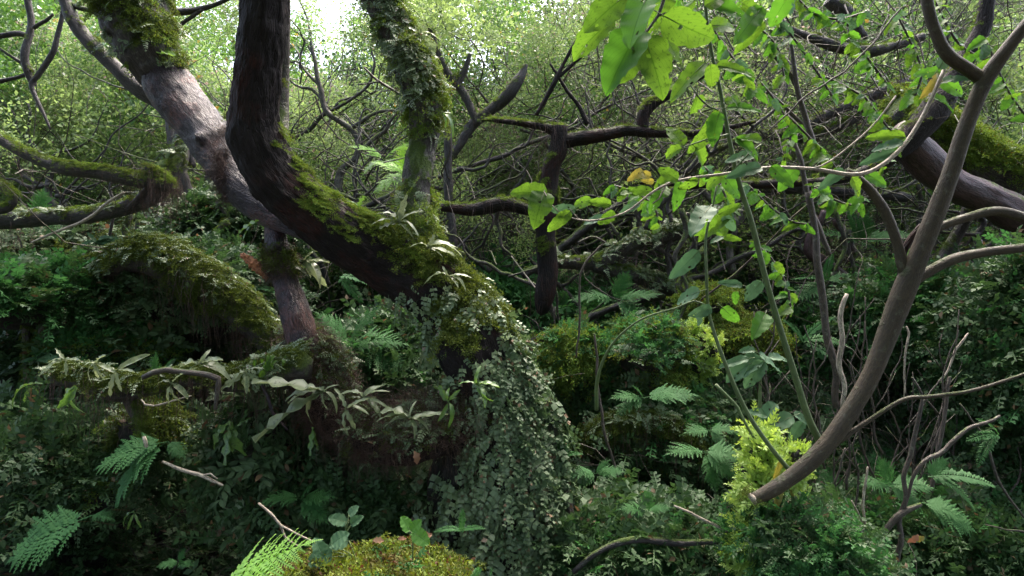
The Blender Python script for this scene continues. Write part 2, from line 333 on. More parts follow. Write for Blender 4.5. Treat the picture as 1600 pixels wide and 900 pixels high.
def rosette(rng, frs, n, lo=10, hi=70, smin=.6, smax=1., spread=.05, upn=.0):
    out = []
    for i in range(n):
        az = rng.uniform(0, 2 * math.pi); el = rad(rng.uniform(lo, hi)); d = np.array([[math.cos(az) * math.cos(el), math.sin(az) * math.cos(el), math.sin(el)]])
        nn = np.array([[-math.cos(az) * math.sin(el), -math.sin(az) * math.sin(el), math.cos(el)]]) + rng.normal(0, .25, (1, 3))
        out.append(stamp(frs[rng.integers(len(frs))], rng.normal(0, spread, (1, 3)) * [1, 1, .3], frames(d, nn), np.array([rng.uniform(smin, smax)]), rng))
    return cat(out)
def cloud(rng, leaf, n, shape=(1, 1, .6), ln=.1, var=.3, hollow=.3, dirr=None):
    v = nrm(rng.normal(size=(n, 3))) * (hollow + (1 - hollow) * rng.random((n, 1)) ** .5)
    v[:, 2] = np.abs(v[:, 2]) * np.where(rng.random(n) < .8, 1, -1); p = v * np.array(shape)
    d = nrm(v + rng.normal(0, .7, (n, 3))); nn = np.array([0, 0, 1.]) + rng.normal(0, .6, (n, 3))
    return stamp(leaf, p, frames(d, nn), ln * rng.uniform(1 - var, 1 + var, n), rng)
def single(T, m, nm): return MB().add(*T).mesh(nm, [M[m]], True)
rg = np.random.default_rng(7)
L4, L5, L8 = leaf4(.55), leaf5(.6), leaf8(.6)
# small leafy sprigs (ground creepers)
spr = [pinnate(rg, L5, 9, 65, .2, lambda u: .8 + 0 * u, .4, jit=.3, cw=1.) for _ in range(4)]
templ('creeper', [single(rosette(rg, spr, 26, 5, 75, .1, .2, .07), 'leaf_under', 'creeper') for _ in range(4)])
templ('creeper_fresh', [single(rosette(rg, spr, 22, 15, 80, .1, .2, .06), 'leaf_bracken', 'creeper') for _ in range(3)])
lob = [pinnate(rg, leaf4(.62), 6, 58, .36, lambda u: 1.05 - .75 * u, .45, .15, .1, cw=.9) for _ in range(4)]
templ('lobed_fern', [single(rosette(rg, lob, 22, 5, 60, .07, .13, .07), 'leaf_lobed', 'lobed_fern') for _ in range(4)])
templ('sage_fern', [single(rosette(rg, lob, 12, 0, 45, .07, .13, .05), 'leaf_sage', 'sage_fern') for _ in range(4)])
lea = [pinnate(rg, leaf8(.42), 4, 40, .5, lambda u: 1.05 - .3 * u, .5, .3, .25, cw=1.) for _ in range(4)]
templ('leathery_fern', [single(rosette(rg, lea, 11, -5, 50, .1, .16, .07), 'leaf_lobed', 'leathery_fern') for _ in range(4)])
pin = [pinnate(rg, leaf4(.5), 9, 66, .26, lambda u: 1.02 - .8 * u, .2, .06, .05, stem=.02) for _ in range(2)]
bip = [pinnate(rg, pin[i % 2], 13, 62, .42, lambda u: np.sin(math.pi * np.clip(u * .72 + .26, 0, 1)) ** .8, dr, .16, .07, stem=.006) for i, dr in enumerate((.25, .45, .7))]
simple = [pinnate(rg, leaf4(.3), 24, 70, .2, lambda u: np.sin(math.pi * np.clip(u * .85 + .13, 0, 1)) ** .6, dr, .08, .06) for dr in (.4, .7)]
templ('small_bracken', [single(rosette(rg, bip + simple, 7, 15, 65, .25, .5, .04), 'leaf_bracken', 'small_bracken') for _ in range(3)])
def tuft(n, ln, sp):
    k_ = rg.normal(0, sp, (9, 3)) * [1, 1, 0]; hh = rg.uniform(.1, .75, 9) * sp; ix = rg.integers(0, 9, n)     # nine little cushions of unequal height
    pos = k_[ix] + rg.normal(0, sp * .35, (n, 3)) * [1, 1, .2]; pos[:, 2] = np.abs(pos[:, 2]) + hh[ix]; d = nrm(rg.normal(0, 1., (n, 3)) + [0, 0, .35])
    return stamp(leaf4(.42), pos, frames(d, rg.normal(size=(n, 3))), ln * rg.uniform(.6, 1.3, n), rg)
templ('moss_tuft', [single(tuft(320, .012, .04), 'moss', 'moss_tuft') for _ in range(4)])
templ('rusty_moss_tuft', [single(tuft(320, .014, .042), 'moss_rust', 'rusty_moss_tuft') for _ in range(3)])
templ('dark_moss_tuft', [single(tuft(320, .014, .045), 'moss_dark', 'dark_moss_tuft') for _ in range(4)])
antler = [pinnate(rg, leaf4(.45), 6, 45, .4, lambda u: 1.1 - .7 * u, .1, .1, .25, cw=.9, stem=.03) for _ in range(3)]
templ('spray', [single(rosette(rg, antler, 16, 10, 80, .05, .1, .03), 'selag', 'spray') for _ in range(4)])
def hang(n, ln, sp, wd=.0016):
    parts = []
    for i in range(n):
        m = 6; t_ = np.linspace(0, 1, m); p = rg.normal(0, sp, 3) * [1, 1, .2]; l_ = ln * rg.uniform(.4, 1.3)
        c_ = p + np.stack([t_ * rg.normal(0, .12 * l_) + rg.normal(0, .02 * l_, m), t_ * rg.normal(0, .12 * l_) + rg.normal(0, .02 * l_, m), -t_ * l_], 1)
        V, F, A, cf = tube(np.hstack([c_, np.linspace(wd, wd * .4, m)[:, None]]), seg=3, step=9); parts.append((V, tris(F), A))
    return cat(parts)
templ('hanging_root', [single(hang(16, .35, .09), 'root', 'hanging_root') for _ in range(3)])
def tangle(n, ln, sp, wd=.003, up=.2):
    parts = []
    for i in range(n):
        m = 8; d = nrm(rg.normal(0, 1, 3) * [1, 1, .6] + [0, 0, up]); p = rg.normal(0, sp, 3) * [1, 1, .5]; c_ = [p]; l_ = ln * rg.uniform(.4, 1.2) / m
        for q in range(m): d = nrm(d + rg.normal(0, .28, 3)); p = p + d * l_; c_.append(p)
        c_ = np.array(c_); V, F, A, cf = tube(np.hstack([c_, np.linspace(wd * rg.uniform(.5, 1.5), wd * .25, m + 1)[:, None]]), seg=3, step=9); parts.append((V, tris(F), A))
    return cat(parts)
templ('twig_tangle', [single(tangle(22, .7, .2), 'twig', 'twig_tangle') for _ in range(4)])
templ('root_mat', [single(tangle(60, .13, .035, .0011, .0), 'root', 'root_mat') for _ in range(3)])
def bushy(leaf, n, ln, shape, hol, m, nm, tw=14, twl=.9):
    a = cloud(rg, leaf, n, shape, ln, .35, hol); b = tangle(tw, twl, .15, .007, .8); mb = MB().add(*a, 0); mb.add(*b, 1); return mb.mesh(nm, [M[m], M['twig']])
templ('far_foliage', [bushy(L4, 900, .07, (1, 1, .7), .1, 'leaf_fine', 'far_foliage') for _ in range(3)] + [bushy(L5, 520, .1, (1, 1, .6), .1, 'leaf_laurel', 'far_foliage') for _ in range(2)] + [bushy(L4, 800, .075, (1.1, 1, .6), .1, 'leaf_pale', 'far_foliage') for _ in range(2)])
templ('low_bush', [bushy(L5, 420, .055, (.32, .32, .3), .1, 'leaf_under', 'low_bush', 10, .45) for _ in range(2)] + [bushy(L4, 520, .04, (.3, .3, .3), .1, 'leaf_bracken', 'low_bush', 10, .45) for _ in range(2)])

# ------------------------------------------------------------------ terrain
def H(x, y):
    x = np.atleast_1d(np.asarray(x, float)); y = np.atleast_1d(np.asarray(y, float))
    h = np.interp(y, [-200, 0, 2.2, 3.2, 4.2, 5.5, 7, 10, 16, 30, 60, 200], [-.3, -.3, -.3, -.25, -.05, .45, .9, 1.65, 2.8, 5.0, 7, 8])
    n = fbm(np.stack([x * .55, y * .55, 0 * x], 1), 3, 4); n2 = fbm(np.stack([x * .12, y * .12, 0 * x + 4], 1), 9, 2)
    h = h + n * .75 * np.clip((y - 1.5) / 4, .15, 1.6) + n2 * np.clip((y - 8) / 8, 0, 1) * 1.6
    for pa, pY, pr, pd in ((300, 4.1, .55, .5), (1135, 4.1, .4, .5), (590, 5.0, .6, .45), (370, 5.0, .5, .4), (1040, 5.2, .4, .3)): h = h - pd * np.exp(-((x - (pa - 800) * K * pY) ** 2 + (y - pY) ** 2) / pr ** 2)
    h = h + .45 * np.clip((-x - .9) / 1.2, 0, 1) * np.clip((y - 2.6) / 1, 0, 1) * np.clip((7 - y) / 2, 0, 1)
    return h
gx = np.concatenate([np.linspace(-200, -26, 30), np.linspace(-25, -8.2, 60), np.linspace(-8, 8, 200), np.linspace(8.2, 25, 60), np.linspace(26, 200, 30)])
gy = np.concatenate([np.linspace(-200, -4, 20), np.linspace(-3.5, 10, 180), np.linspace(10.2, 40, 110), np.linspace(42, 200, 30)])
XX, YY = np.meshgrid(gx, gy); hv = H(XX.ravel(), YY.ravel()); V = np.stack([XX.ravel(), YY.ravel(), hv], 1)
nx, ny = len(gx), len(gy); i, j = np.meshgrid(np.arange(nx - 1), np.arange(ny - 1)); b0 = (j * nx + i).ravel()
MB().add(V, np.stack([b0, b0 + 1, b0 + nx + 1, b0 + nx], 1)).obj('ground', [M['soil']], kind='structure')
def ground_pts(n, y0, y1, rng, pw=1., xl=None):
    y = y0 + (y1 - y0) * rng.random(n) ** pw; x = (rng.random(n) * 2 - 1) * (y * .82 + .4)
    if xl is not None: k_ = xl(x, y); x, y = x[k_], y[k_]
    z = H(x, y); e = .05; gxn = (H(x + e, y) - z) / e; gyn = (H(x, y + e) - z) / e
    return np.stack([x, y, z], 1), nrm(np.stack([-gxn, -gyn, np.ones(len(x))], 1))
rg = np.random.default_rng(11)
def gsc(name, key, n, y0, y1, s0, s1, pw=1., lift=0, label=None, mask=None, up=.6):
    p, nn = ground_pts(n, y0, y1, rg, pw)
    if mask is not None:
        k_ = rg.random(len(p)) < mask(p); p, nn = p[k_], nn[k_]
    pxx = p[:, 0] / (K * p[:, 1]) + 800; k_ = ~(((pxx < 440) & (p[:, 1] < 5.0)) | ((pxx > 540) & (pxx < 720) & (p[:, 1] < 5.2)) | ((pxx > 1080) & (pxx < 1190) & (p[:, 1] < 4.3)) | (p[:, 1] < 3.5) & (pxx < 900)) | (rg.random(len(p)) < .04)   # bare dark hollows
    p, nn = p[k_], nn[k_]; p[:, 2] += lift * rg.random(len(p)); nn = nn + [0, -.15, up]
    scatter(name, key, p, nn, rg.uniform(s0, s1, len(p)), rg)
def patch(f, s, lo, hi): return lambda p: np.clip((fbm(p * f, s, 3) - lo) / (hi - lo), 0, 1)
gsc('creeper_undergrowth', 'creeper', 9000, 2.6, 13, .9, 1.9, 1.3, .08)
gsc('lobed_fern_undergrowth', 'lobed_fern', 6500, 2.6, 10, .9, 1.7, 1.2, .06, mask=patch(.9, 2, -.2, .1))
gsc('bracken_undergrowth', 'small_bracken', 500, 3.6, 15, .6, 1.2, 1.1, .1, mask=patch(.7, 5, -.1, .15))
gsc('moss_ground_cover', 'dark_moss_tuft', 4000, 2.4, 7, .9, 1.8, 1.2, .02, mask=patch(1.2, 8, -.1, .1))
gsc('fresh_undergrowth', 'creeper_fresh', 5000, 6, 24, 1.2, 3.2, 1.2, .15)
gsc('low_bush_undergrowth', 'low_bush', 2600, 6.2, 26, .7, 1.9, 1.2, .3, mask=patch(.5, 33, -.25, .1))
gsc('leathery_fern_undergrowth', 'leathery_fern', 1500, 3.2, 9, .8, 1.5, 1.2, .1, mask=patch(.8, 12, -.05, .15))
gsc('dead_twig_tangle', 'twig_tangle', 900, 3.6, 16, .4, 1.3, 1.2, .4)

# ------------------------------------------------------------------ far woodland mass
n = 5200; y = 13 + 30 * rg.random(n) ** 1.1; x = (rg.random(n) * 2 - 1) * (y * .85 + 1); g0 = H(x, y)
px = x / (K * y) + 800
top = np.interp(px, [0, 200, 330, 480, 620, 760, 900, 1100, 1600], [8, 6, 2.6, 3.4, 2.2, 2.8, 6, 9, 10]) * (.55 + .45 * (y / 30))
z = g0 + .3 + top * rg.random(n) ** 1.1
p = np.stack([x, y, z], 1); k_ = fbm(p * .33, 21, 3) > -.12; p = p[k_]
scatter('far_woodland', 'far_foliage', p, np.array([0, -.3, 1.]) + rg.normal(0, .3, p.shape), rg.uniform(.5, 1.15, len(p)), rg)

n = 1500; y = rg.uniform(7., 13.5, n); a_ = rg.uniform(-40, 1640, n); b_ = 420 - rg.random(n) * np.interp(a_, [0, 230, 330, 560, 760, 900, 1100, 1600], [430, 390, 290, 270, 280, 420, 470, 470])
p = np.stack([(a_ - 800) * K * y, y, CAMZ - (b_ - 450) * K * y], 1); p = p[fbm(p * .6, 61, 3) > -.02]
scatter('thicket_foliage', 'far_foliage', p, np.array([0, -.3, 1.]) + rg.normal(0, .3, p.shape), rg.uniform(.3, .62, len(p)), rg)
n = 40; a_ = rg.uniform(240, 900, n); b_ = rg.uniform(-70, 60, n); y = rg.uniform(5, 7, n); p = np.stack([(a_ - 800) * K * y, y, CAMZ - (b_ - 450) * K * y], 1)
a2 = rg.uniform(620, 820, 34); b2 = rg.uniform(-30, 80, 34); y2 = rg.uniform(8, 12, 34); p = np.vstack([p, np.stack([(a2 - 800) * K * y2, y2, CAMZ - (b2 - 450) * K * y2], 1)]); n += 34
scatter('overhanging_foliage', 'far_foliage', p, rg.normal(0, .5, p.shape) + [0, 0, 1], np.where(np.arange(n) < 40, rg.uniform(.16, .34, n), rg.uniform(.3, .6, n)), rg)

# ------------------------------------------------------------------ main tree: trunk, limbs, moss
rg = np.random.default_rng(23)
def moss_on(parent, V, F, n, key='moss_tuft', s0=.7, s1=1.3, zmin=.25, nz=.35, name='moss', ext=None, seed=4, up=.5):
    def mk(c_, N):
        m_ = np.clip((N[:, 2] + nz * 2 * fbm(c_ * 4, seed, 3) + .9 * fbm(c_ * 14, seed + 3, 3) - zmin) / .3, 0, 1)
        return m_ * ext(c_, N) if ext else m_
    p, nn = sample(V, F, n, rg, mk)
    if len(p): return scatter(name, key, p, nn + [0, 0, up], rg.uniform(s0, s1, len(p)), rg, parent)
tree = thing('mossy_tree', (P(815, 960, 3.2)), 'thick dark tree sweeping up from the fern-clad base, bright moss along its curved back', 'tree')
trunk_ctrl = px_tube([(828, 1150, 3.15, 100), (820, 960, 3.2, 86), (815, 860, 3.25, 74), (802, 760, 3.3, 66), (785, 670, 3.35, 60), (765, 590, 3.4, 55), (735, 515, 3.45, 54), (685, 455, 3.5, 52), (612, 412, 3.55, 49), (535, 366, 3.5, 47), (468, 315, 3.45, 45), (422, 262, 3.4, 43), (398, 200, 3.35, 39), (402, 120, 3.3, 37), (412, 40, 3.25, 36), (420, -60, 3.2, 36), (424, -200, 3.1, 35)])
mb = MB(); tV, tF = add_tube(mb, trunk_ctrl, seg=96, step=.012, amp=.1, freq=3.2, ridge=.1, rk=34, seed=3, bumps=[(P(440, 560, 3.3), .1, .02), (P(700, 560, 3.3), .14, .05), (P(640, 380, 3.5), .12, .05), (P(366, 215, 3.3), .06, .02)])
mb.obj('trunk', [M['bark_dark']], tree)
def limb(parent, pl, name='limb', mat='bark_dark', seg=40, step=.02, amp=.1, ridge=.1, rk=36, bumps=(), gn=0, seed=1, taper=True):
    m_ = MB(); V, F = add_tube(m_, px_tube(pl), seg=seg, step=step, amp=amp, freq=4, ridge=ridge, rk=rk, seed=seed, bumps=bumps, gnarl=gn); o = m_.obj(name, [M[mat]], parent); return o, V, F
o, pV, pF = limb(tree, [(258, 118, 4.1, 36), (275, 148, 4.08, 37), (300, 182, 4.05, 37), (328, 215, 4.0, 37), (355, 252, 3.95, 36), (390, 296, 3.85, 35), (440, 330, 3.75, 33), (500, 350, 3.6, 30)], mat='bark_purple', seg=64, step=.014, ridge=.06, bumps=[(P(312, 213, 3.85), .035, .045), (P(352, 236, 3.85), .05, .02)], seed=8)
o, mV, mF = limb(tree, [(150, -120, 4.2, 52), (190, -30, 4.15, 52), (212, 20, 4.12, 50), (232, 70, 4.1, 46), (256, 115, 4.1, 43), (268, 135, 4.09, 36)], mat='bark_mossy', seg=64, step=.02, amp=.22, seed=9)
moss_on(tree, mV, mF, 200, zmin=.3, nz=.9, s0=.4, s1=.9, ext=lambda c_, N: 1. - .6 * (N[:, 1] > .5))
moss_on(tree, mV, mF, 160, 'dark_moss_tuft', .4, 1., zmin=-.3)
moss_on(tree, mV, mF, 70, 'sage_fern', .4, .8, zmin=-.2, name='small_fern_tufts')
moss_on(tree, pV, pF, 60, 'root_mat', .5, .9, zmin=-2, name='root_collar', ext=lambda c_, N: (np.abs(c_[:, 0] - P(362, 0, 3.95)[0]) < .05) * 1., up=0)
o, uV, uF = limb(tree, [(560, -140, 3.75, 28), (585, -20, 3.72, 27), (608, 35, 3.7, 24), (636, 90, 3.68, 26), (658, 145, 3.66, 26), (664, 200, 3.65, 24), (655, 255, 3.63, 24), (648, 305, 3.6, 26), (645, 350, 3.57, 30), (655, 405, 3.55, 36)], mat='bark_mossy', seg=56, step=.02, amp=.2, ridge=.15, seed=12)
moss_on(tree, uV, uF, 420, zmin=-.1, nz=.9, s0=.5, s1=1.)
moss_on(tree, uV, uF, 260, 'sage_fern', .45, .8, zmin=-.9, nz=.6, name='small_fern_tufts', ext=lambda c_, N: ((c_[:, 2] > P(0, 160, 3.67)[2])) * 1. + .15)
mossy_back = lambda c_, N: ((c_[:, 0] > P(440, 0, 3.4)[0]) & (c_[:, 0] < P(700, 0, 3.5)[0])) * 1. + .1 * (c_[:, 0] < P(735, 0, 3.45)[0])
moss_on(tree, tV, tF, 1700, zmin=.45, nz=.35, s0=.2, s1=.62, ext=mossy_back)
moss_on(tree, tV, tF, 260, 'dark_moss_tuft', .5, 1., zmin=.3, nz=.5, ext=lambda c_, N: (c_[:, 0] > P(600, 0, 3.5)[0]) * (c_[:, 2] > P(0, 540, 3.5)[2]) * 1.)
# dark snags on the trunk's left edge
o, V_, F_ = limb(tree, [(446, -20, 3.7, 9), (444, 60, 3.7, 9), (440, 130, 3.72, 11), (437, 190, 3.7, 14), (430, 240, 3.6, 18)], name='side_shoot', mat='bark_mossy', seg=20)
# root-clad leaning log joining the trunk on its left side
o, lV, lF = limb(tree, [(470, 535, 3.72, 24), (484, 565, 3.62, 36), (508, 610, 3.5, 42), (545, 655, 3.42, 40), (610, 680, 3.36, 38), (690, 672, 3.34, 44), (760, 660, 3.36, 45)], name='low_limb', mat='bark_dark', seg=64, step=.02, amp=.3, seed=15)
moss_on(tree, lV, lF, 160, 'dark_moss_tuft', .4, .8, zmin=0, nz=.6)
moss_on(tree, lV, lF, 130, 'sage_fern', .4, .8, zmin=.2, nz=.8, name='small_fern_tufts', up=.1)
moss_on(tree, lV, lF, 90, 'hanging_root', .25, .6, zmin=-.9, nz=.3, name='root_fibres', up=9)
moss_on(tree, lV, lF, 420, 'root_mat', .5, 1.1, zmin=-.3, nz=.7, name='fine_roots', up=.1)
def blob(cx, cy, Y, rx, rz, ry, seed, amp=.35, res=(56, 36)):
    c_ = P(cx, cy, Y); th, ph = np.meshgrid(np.linspace(0, 2 * math.pi, res[0], endpoint=False), np.linspace(-math.pi / 2, math.pi / 2, res[1]))
    D = np.stack([np.cos(ph) * np.cos(th), np.cos(ph) * np.sin(th), np.sin(ph)], -1).reshape(-1, 3)
    s_ = np.array([R_(rx, Y), ry, R_(rz, Y)]); k_ = 1 + amp * 2 * fbm(D * 1.5 + seed, seed, 4); V = c_ + D * s_ * k_[:, None]
    i, j = np.meshgrid(np.arange(res[0]), np.arange(res[1] - 1)); i = i.ravel(); j = j.ravel()
    F = np.stack([j * res[0] + i, j * res[0] + (i + 1) % res[0], (j + 1) * res[0] + (i + 1) % res[0], (j + 1) * res[0] + i], 1); return V, F, c_
# climbing fern over the trunk foot: 300 fronds one by one, the rest as one mass
cf = thing('climbing_fern', P(815, 900, 3.0), 'sage green small-leaved fern cloaking the whole foot of the thick dark trunk', 'fern')
zt = P(0, 600, 3.4)[2]; zr = P(0, 470, 3.45)[2]
def foot(c_, N):
    top = np.interp(c_[:, 0] / (K * c_[:, 1]) + 800, [680, 725, 760, 790, 830], [640, 620, 560, 475, 475]); pyc = 450 - (c_[:, 2] - CAMZ) / (K * c_[:, 1])
    return (N[:, 1] < .45) * np.clip((pyc - top) / 40, 0, 1) * np.clip((fbm(c_ * 9, 31, 3) + .55) / .3, .25, 1)
lobe = [pinnate(rg, leaf5(.8), 4, 50, .34, lambda u: 1.1 - .6 * u, .5, .2, .12, cw=1.) for _ in range(5)]
fronds = [MB().add(*T).mesh('frond', [M['leaf_sage']]) for T in lobe]
def hang_frames(p, nn, out=.55, down=1.):
    d = nrm(nn * out + np.array([0, 0, -down]) + rg.normal(0, .35, p.shape)); return frames(d, nn + rg.normal(0, .35, p.shape))
p, nn = sample(tV, tF, 300, rg, lambda c_, N: foot(c_, N) * (N[:, 1] < -.2)); Rm = hang_frames(p, nn); p = p + nn * .02
for i in range(300):
    o = link('frond', fronds[i % 5], cf, loc=(0, 0, 0)); s_ = rg.uniform(.07, .13)
    o.matrix_basis = Matrix.Translation(Vector(p[i]) - cf.location) @ Matrix(Rm[i].tolist()).to_4x4() @ Matrix.Diagonal((s_ * rg.uniform(.8, 1.2), s_, s_, 1))
big = [stamp(lobe[k_ % 5], np.zeros((1, 3)), frames(np.array([[0, -.2, -1.]]), np.array([[0, -1., .2]])), np.array([1.])) for k_ in range(5)]
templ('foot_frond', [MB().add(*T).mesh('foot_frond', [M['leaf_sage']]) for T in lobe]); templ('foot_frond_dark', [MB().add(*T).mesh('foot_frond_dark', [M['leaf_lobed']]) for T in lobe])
def frond_mass(name, V, F, n, mask, s0, s1, parent, key='foot_frond', **kw):
    p, nn = sample(V, F, n, rg, mask); Rm = hang_frames(p, nn, **kw); p = p + nn * rg.uniform(0, .04, (len(p), 1))
    col, nv, _ = TEMPL[key]; o = scatter(name, key, p, Rm[:, :, 2], rg.uniform(s0, s1, len(p)), rg, parent, spin=Rm[:, :, 1]); return o
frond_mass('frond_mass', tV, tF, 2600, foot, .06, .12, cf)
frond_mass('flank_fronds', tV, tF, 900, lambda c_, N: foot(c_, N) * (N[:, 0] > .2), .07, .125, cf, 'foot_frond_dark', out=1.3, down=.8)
for q, b_ in enumerate(((712, 790, 3.35, 42, 90, .16, 71, .35), (872, 850, 3.2, 22, 76, .12, 72, .35), (742, 900, 3.2, 40, 60, .16, 73, .35), (845, 720, 3.35, 30, 80, .12, 74, .35))):
    bV, bF, _ = blob(*b_); MB().add(bV, bF).obj('root_mass', [M['soil']], cf)
    frond_mass('trailing_fronds', bV, bF, 420, lambda c_, N: (N[:, 1] < .4) * np.clip((fbm(c_ * 8, 50 + q, 3) + .3) / .3, .05, 1), .05, .15, cf, ('foot_frond', 'foot_frond_dark')[q % 2], out=.8)
frond_mass('upper_fronds', tV, tF, 260, lambda c_, N: (N[:, 1] < .6) * (c_[:, 2] < P(0, 440, 3.4)[2]) * (c_[:, 2] > P(0, 610, 3.4)[2]) * np.clip((fbm(c_ * 6, 41, 3)) / .2, .02, 1) * (.3 + (N[:, 0] > .1)), .05, .1, cf)
moss_on(cf, tV, tF, 120, 'hanging_root', .2, .5, zmin=-2, name='root_fibres', ext=foot, up=9)
o, V_, F_ = limb(tree, [(424, 300, 3.9, 8), (428, 350, 3.82, 14), (435, 400, 3.72, 18), (446, 440, 3.64, 20), (463, 500, 3.56, 24), (478, 555, 3.5, 24)], name='purple_stem', mat='bark_purple', seg=36, ridge=.08, seed=19)
moss_on(tree, V_, F_, 70, 'root_mat', .35, .7, zmin=-2, name='root_collar', ext=lambda c_, N: (np.abs(c_[:, 2] - P(0, 408, 3.7)[2]) < .07) * 1., up=0)
moss_on(tree, V_, F_, 40, 'dark_moss_tuft', .4, .8, zmin=-2, ext=lambda c_, N: (np.abs(c_[:, 2] - P(0, 412, 3.7)[2]) < .06) * 1., up=0)
o, V_, F_ = limb(tree, [(422, 432, 3.68, 11), (402, 416, 3.66, 9), (386, 404, 3.65, 6.5), (378, 398, 3.64, 5)], name='broken_stub', mat='broken', seg=28, step=.006, amp=.3, ridge=.7, rk=160)

# unseen leafy canopy added above and behind the camera to cut the sky light
y = -10 + 12.6 * rg.random(1150); x = rg.uniform(-10, 10, 1150); z = 4.2 + .45 * np.clip(y, 0, 9) + 3.2 * rg.random(1150); p = np.stack([x, y, z], 1); p = p[(fbm(p * .5, 3, 2) > -.22)]
scatter('added_shade_canopy', 'far_foliage', p, np.array([0, 0, 1.]) + rg.normal(0, .4, p.shape), rg.uniform(.6, 1.1, len(p)), rg)

# ------------------------------------------------------------------ limbs and small trees of the middle distance
def branch(name, label, cat_, pls, mat='bark_limb', moss=0, mkey='moss_tuft', ferns=0, group=None, seg=14, gn=.5, mname='branch', hangm=0, ms=(.2, .48), zmin=.1, side=None, amp=.18):
    t_ = thing(name, P(*pls[0][0][:3]), label, cat_, group); allV = []
    for q, pl in enumerate(pls):
        rmax = max(a[3] for a in pl); yy = pl[0][2]
        o, V, F = limb(t_, pl, name='trunk' if (q == 0 and mname == 'trunk') else 'branch', mat=mat, seg=seg if rmax > 6 else 8, step=max(.03, .5 * R_(rmax, yy)), gn=gn, amp=amp, ridge=.12, rk=50, seed=int(rg.integers(999)))
        if moss and rmax > 5: moss_on(t_, V, F, int(moss * (1.8 if q == 0 else .9)), mkey, *ms, zmin=zmin)
        if ferns and rmax > 5: moss_on(t_, V, F, int(ferns), 'sage_fern', .4, .8, zmin=.1, nz=.5, name='small_fern_tufts')
        if hangm and rmax > 5: moss_on(t_, V, F, int(hangm), 'hanging_root', .3, .8, zmin=-.9, name='hanging_fibres', up=9)
    return t_
def Z(y, *a): return [(q[0], q[1], y + (q[3] if len(q) > 3 else 0), q[2]) for q in a]
branch('mossy_limb', 'long mossy limb arching in from the frame edge, upper one of the pair', 'tree limb', [Z(4.3, (-60, 170, 8), (0, 215, 8), (40, 240, 9), (90, 262, 10), (150, 272, 10), (215, 285, 11), (262, 292, 12)), Z(4.3, (228, 262, 4), (248, 270, 5), (264, 288, 6))], moss=160, hangm=14)
branch('mossy_limb', 'thick dark purple-barked limb running level under the upper arching limb, curling up at its end', 'tree limb', [Z(4.45, (-80, 350, 17), (0, 342, 15), (60, 340, 13), (130, 335, 12), (190, 325, 13), (240, 308, 14), (268, 280, 14), (285, 240, 13, .1), (292, 190, 12, .3), (300, 120, 10, .6)), Z(4.4, (200, 328, 5), (225, 300, 5), (240, 280, 4), (236, 262, 3))], moss=220, ferns=30, hangm=30)
branch('dark_limb', 'straight black limb slanting down behind the purple bark of the big tree', 'tree limb', [Z(4.6, (80, -70, 9), (105, 10, 10), (125, 50, 11), (160, 88, 11), (205, 130, 11), (245, 160, 10), (285, 200, 8), (300, 260, 6))], moss=30, gn=.2)
branch('dark_limb', 'short double limb crossing above the mossy fork at the top corner', 'tree limb', [Z(4.5, (100, -40, 5), (140, 0, 6), (175, 40, 7), (190, 70, 8)), Z(4.6, (60, -30, 5), (110, 5, 5), (150, 20, 4), (185, 50, 3))], gn=.2)
branch('thin_tree', 'crooked black twiggy stems crossing at the upper corner beyond the arching limb', 'tree', [Z(4.9, (104, -20, 4), (98, 30, 4), (80, 85, 4), (52, 125, 4), (60, 160, 3), (78, 200, 2)), Z(4.9, (36, -20, 5), (42, 40, 6), (40, 100, 6), (48, 130, 5)), Z(4.9, (-20, 60, 4), (20, 52, 5), (42, 55, 5)), Z(4.9, (-10, 130, 4), (20, 118, 3), (45, 108, 4), (20, 90, 3), (-5, 72, 2)), Z(4.9, (55, 45, 3), (70, 30, 3), (82, 20, 2))], gn=1.2, moss=20)
branch('dark_limb', 'forked dark limb reaching from the mossy fork towards the upright black trunk', 'tree limb', [Z(4.6, (380, -20, 3), (350, 2, 4), (310, 15, 5), (262, 20, 6), (225, 10, 7)), Z(4.6, (318, 14, 3), (285, 35, 3), (268, 50, 4), (272, 70, 3), (282, 78, 2))], gn=.8)
branch('curled_limb', 'short curled dark limb beside the level limb at the frame edge', 'tree limb', [Z(4.1, (-30, 270, 6), (5, 290, 7), (20, 305, 7), (12, 322, 7), (-20, 330, 7))], moss=40)
branch('dead_tree', 'dead black trunk stub hanging down from a forked limb, open air beneath', 'tree', [Z(5, (876, 198, 14), (874, 235, 15), (862, 275, 16), (858, 320, 18), (857, 380, 18), (858, 430, 18), (850, 466, 16), (846, 488, 9)),
    Z(5, (755, 186, 2), (785, 190, 4), (820, 195, 5), (855, 199, 7), (882, 207, 13)), Z(5, (872, 222, 12), (900, 216, 12), (930, 210, 11), (980, 202, 10), (1015, 206, 8), (1060, 208, 6), (1110, 206, 5), (1180, 190, 3)),
    Z(5, (1003, 203, 9), (1006, 180, 9), (1018, 163, 9), (1050, 145, 6), (1100, 118, 4)), Z(5, (853, 342, 5), (838, 335, 6), (820, 326, 9), (785, 318, 11), (740, 328, 9), (690, 326, 6)),
    Z(5, (838, 180, 3), (868, 125, 4), (885, 90, 3), (920, 30, 3), (940, -10, 2)), Z(5, (918, 195, 4), (905, 165, 4), (885, 140, 3), (860, 100, 2)), Z(5, (868, 125, 3), (900, 95, 2.5), (930, 70, 2))], mat='bark_dark', moss=70, mname='trunk', zmin=.35, hangm=8, gn=.35)
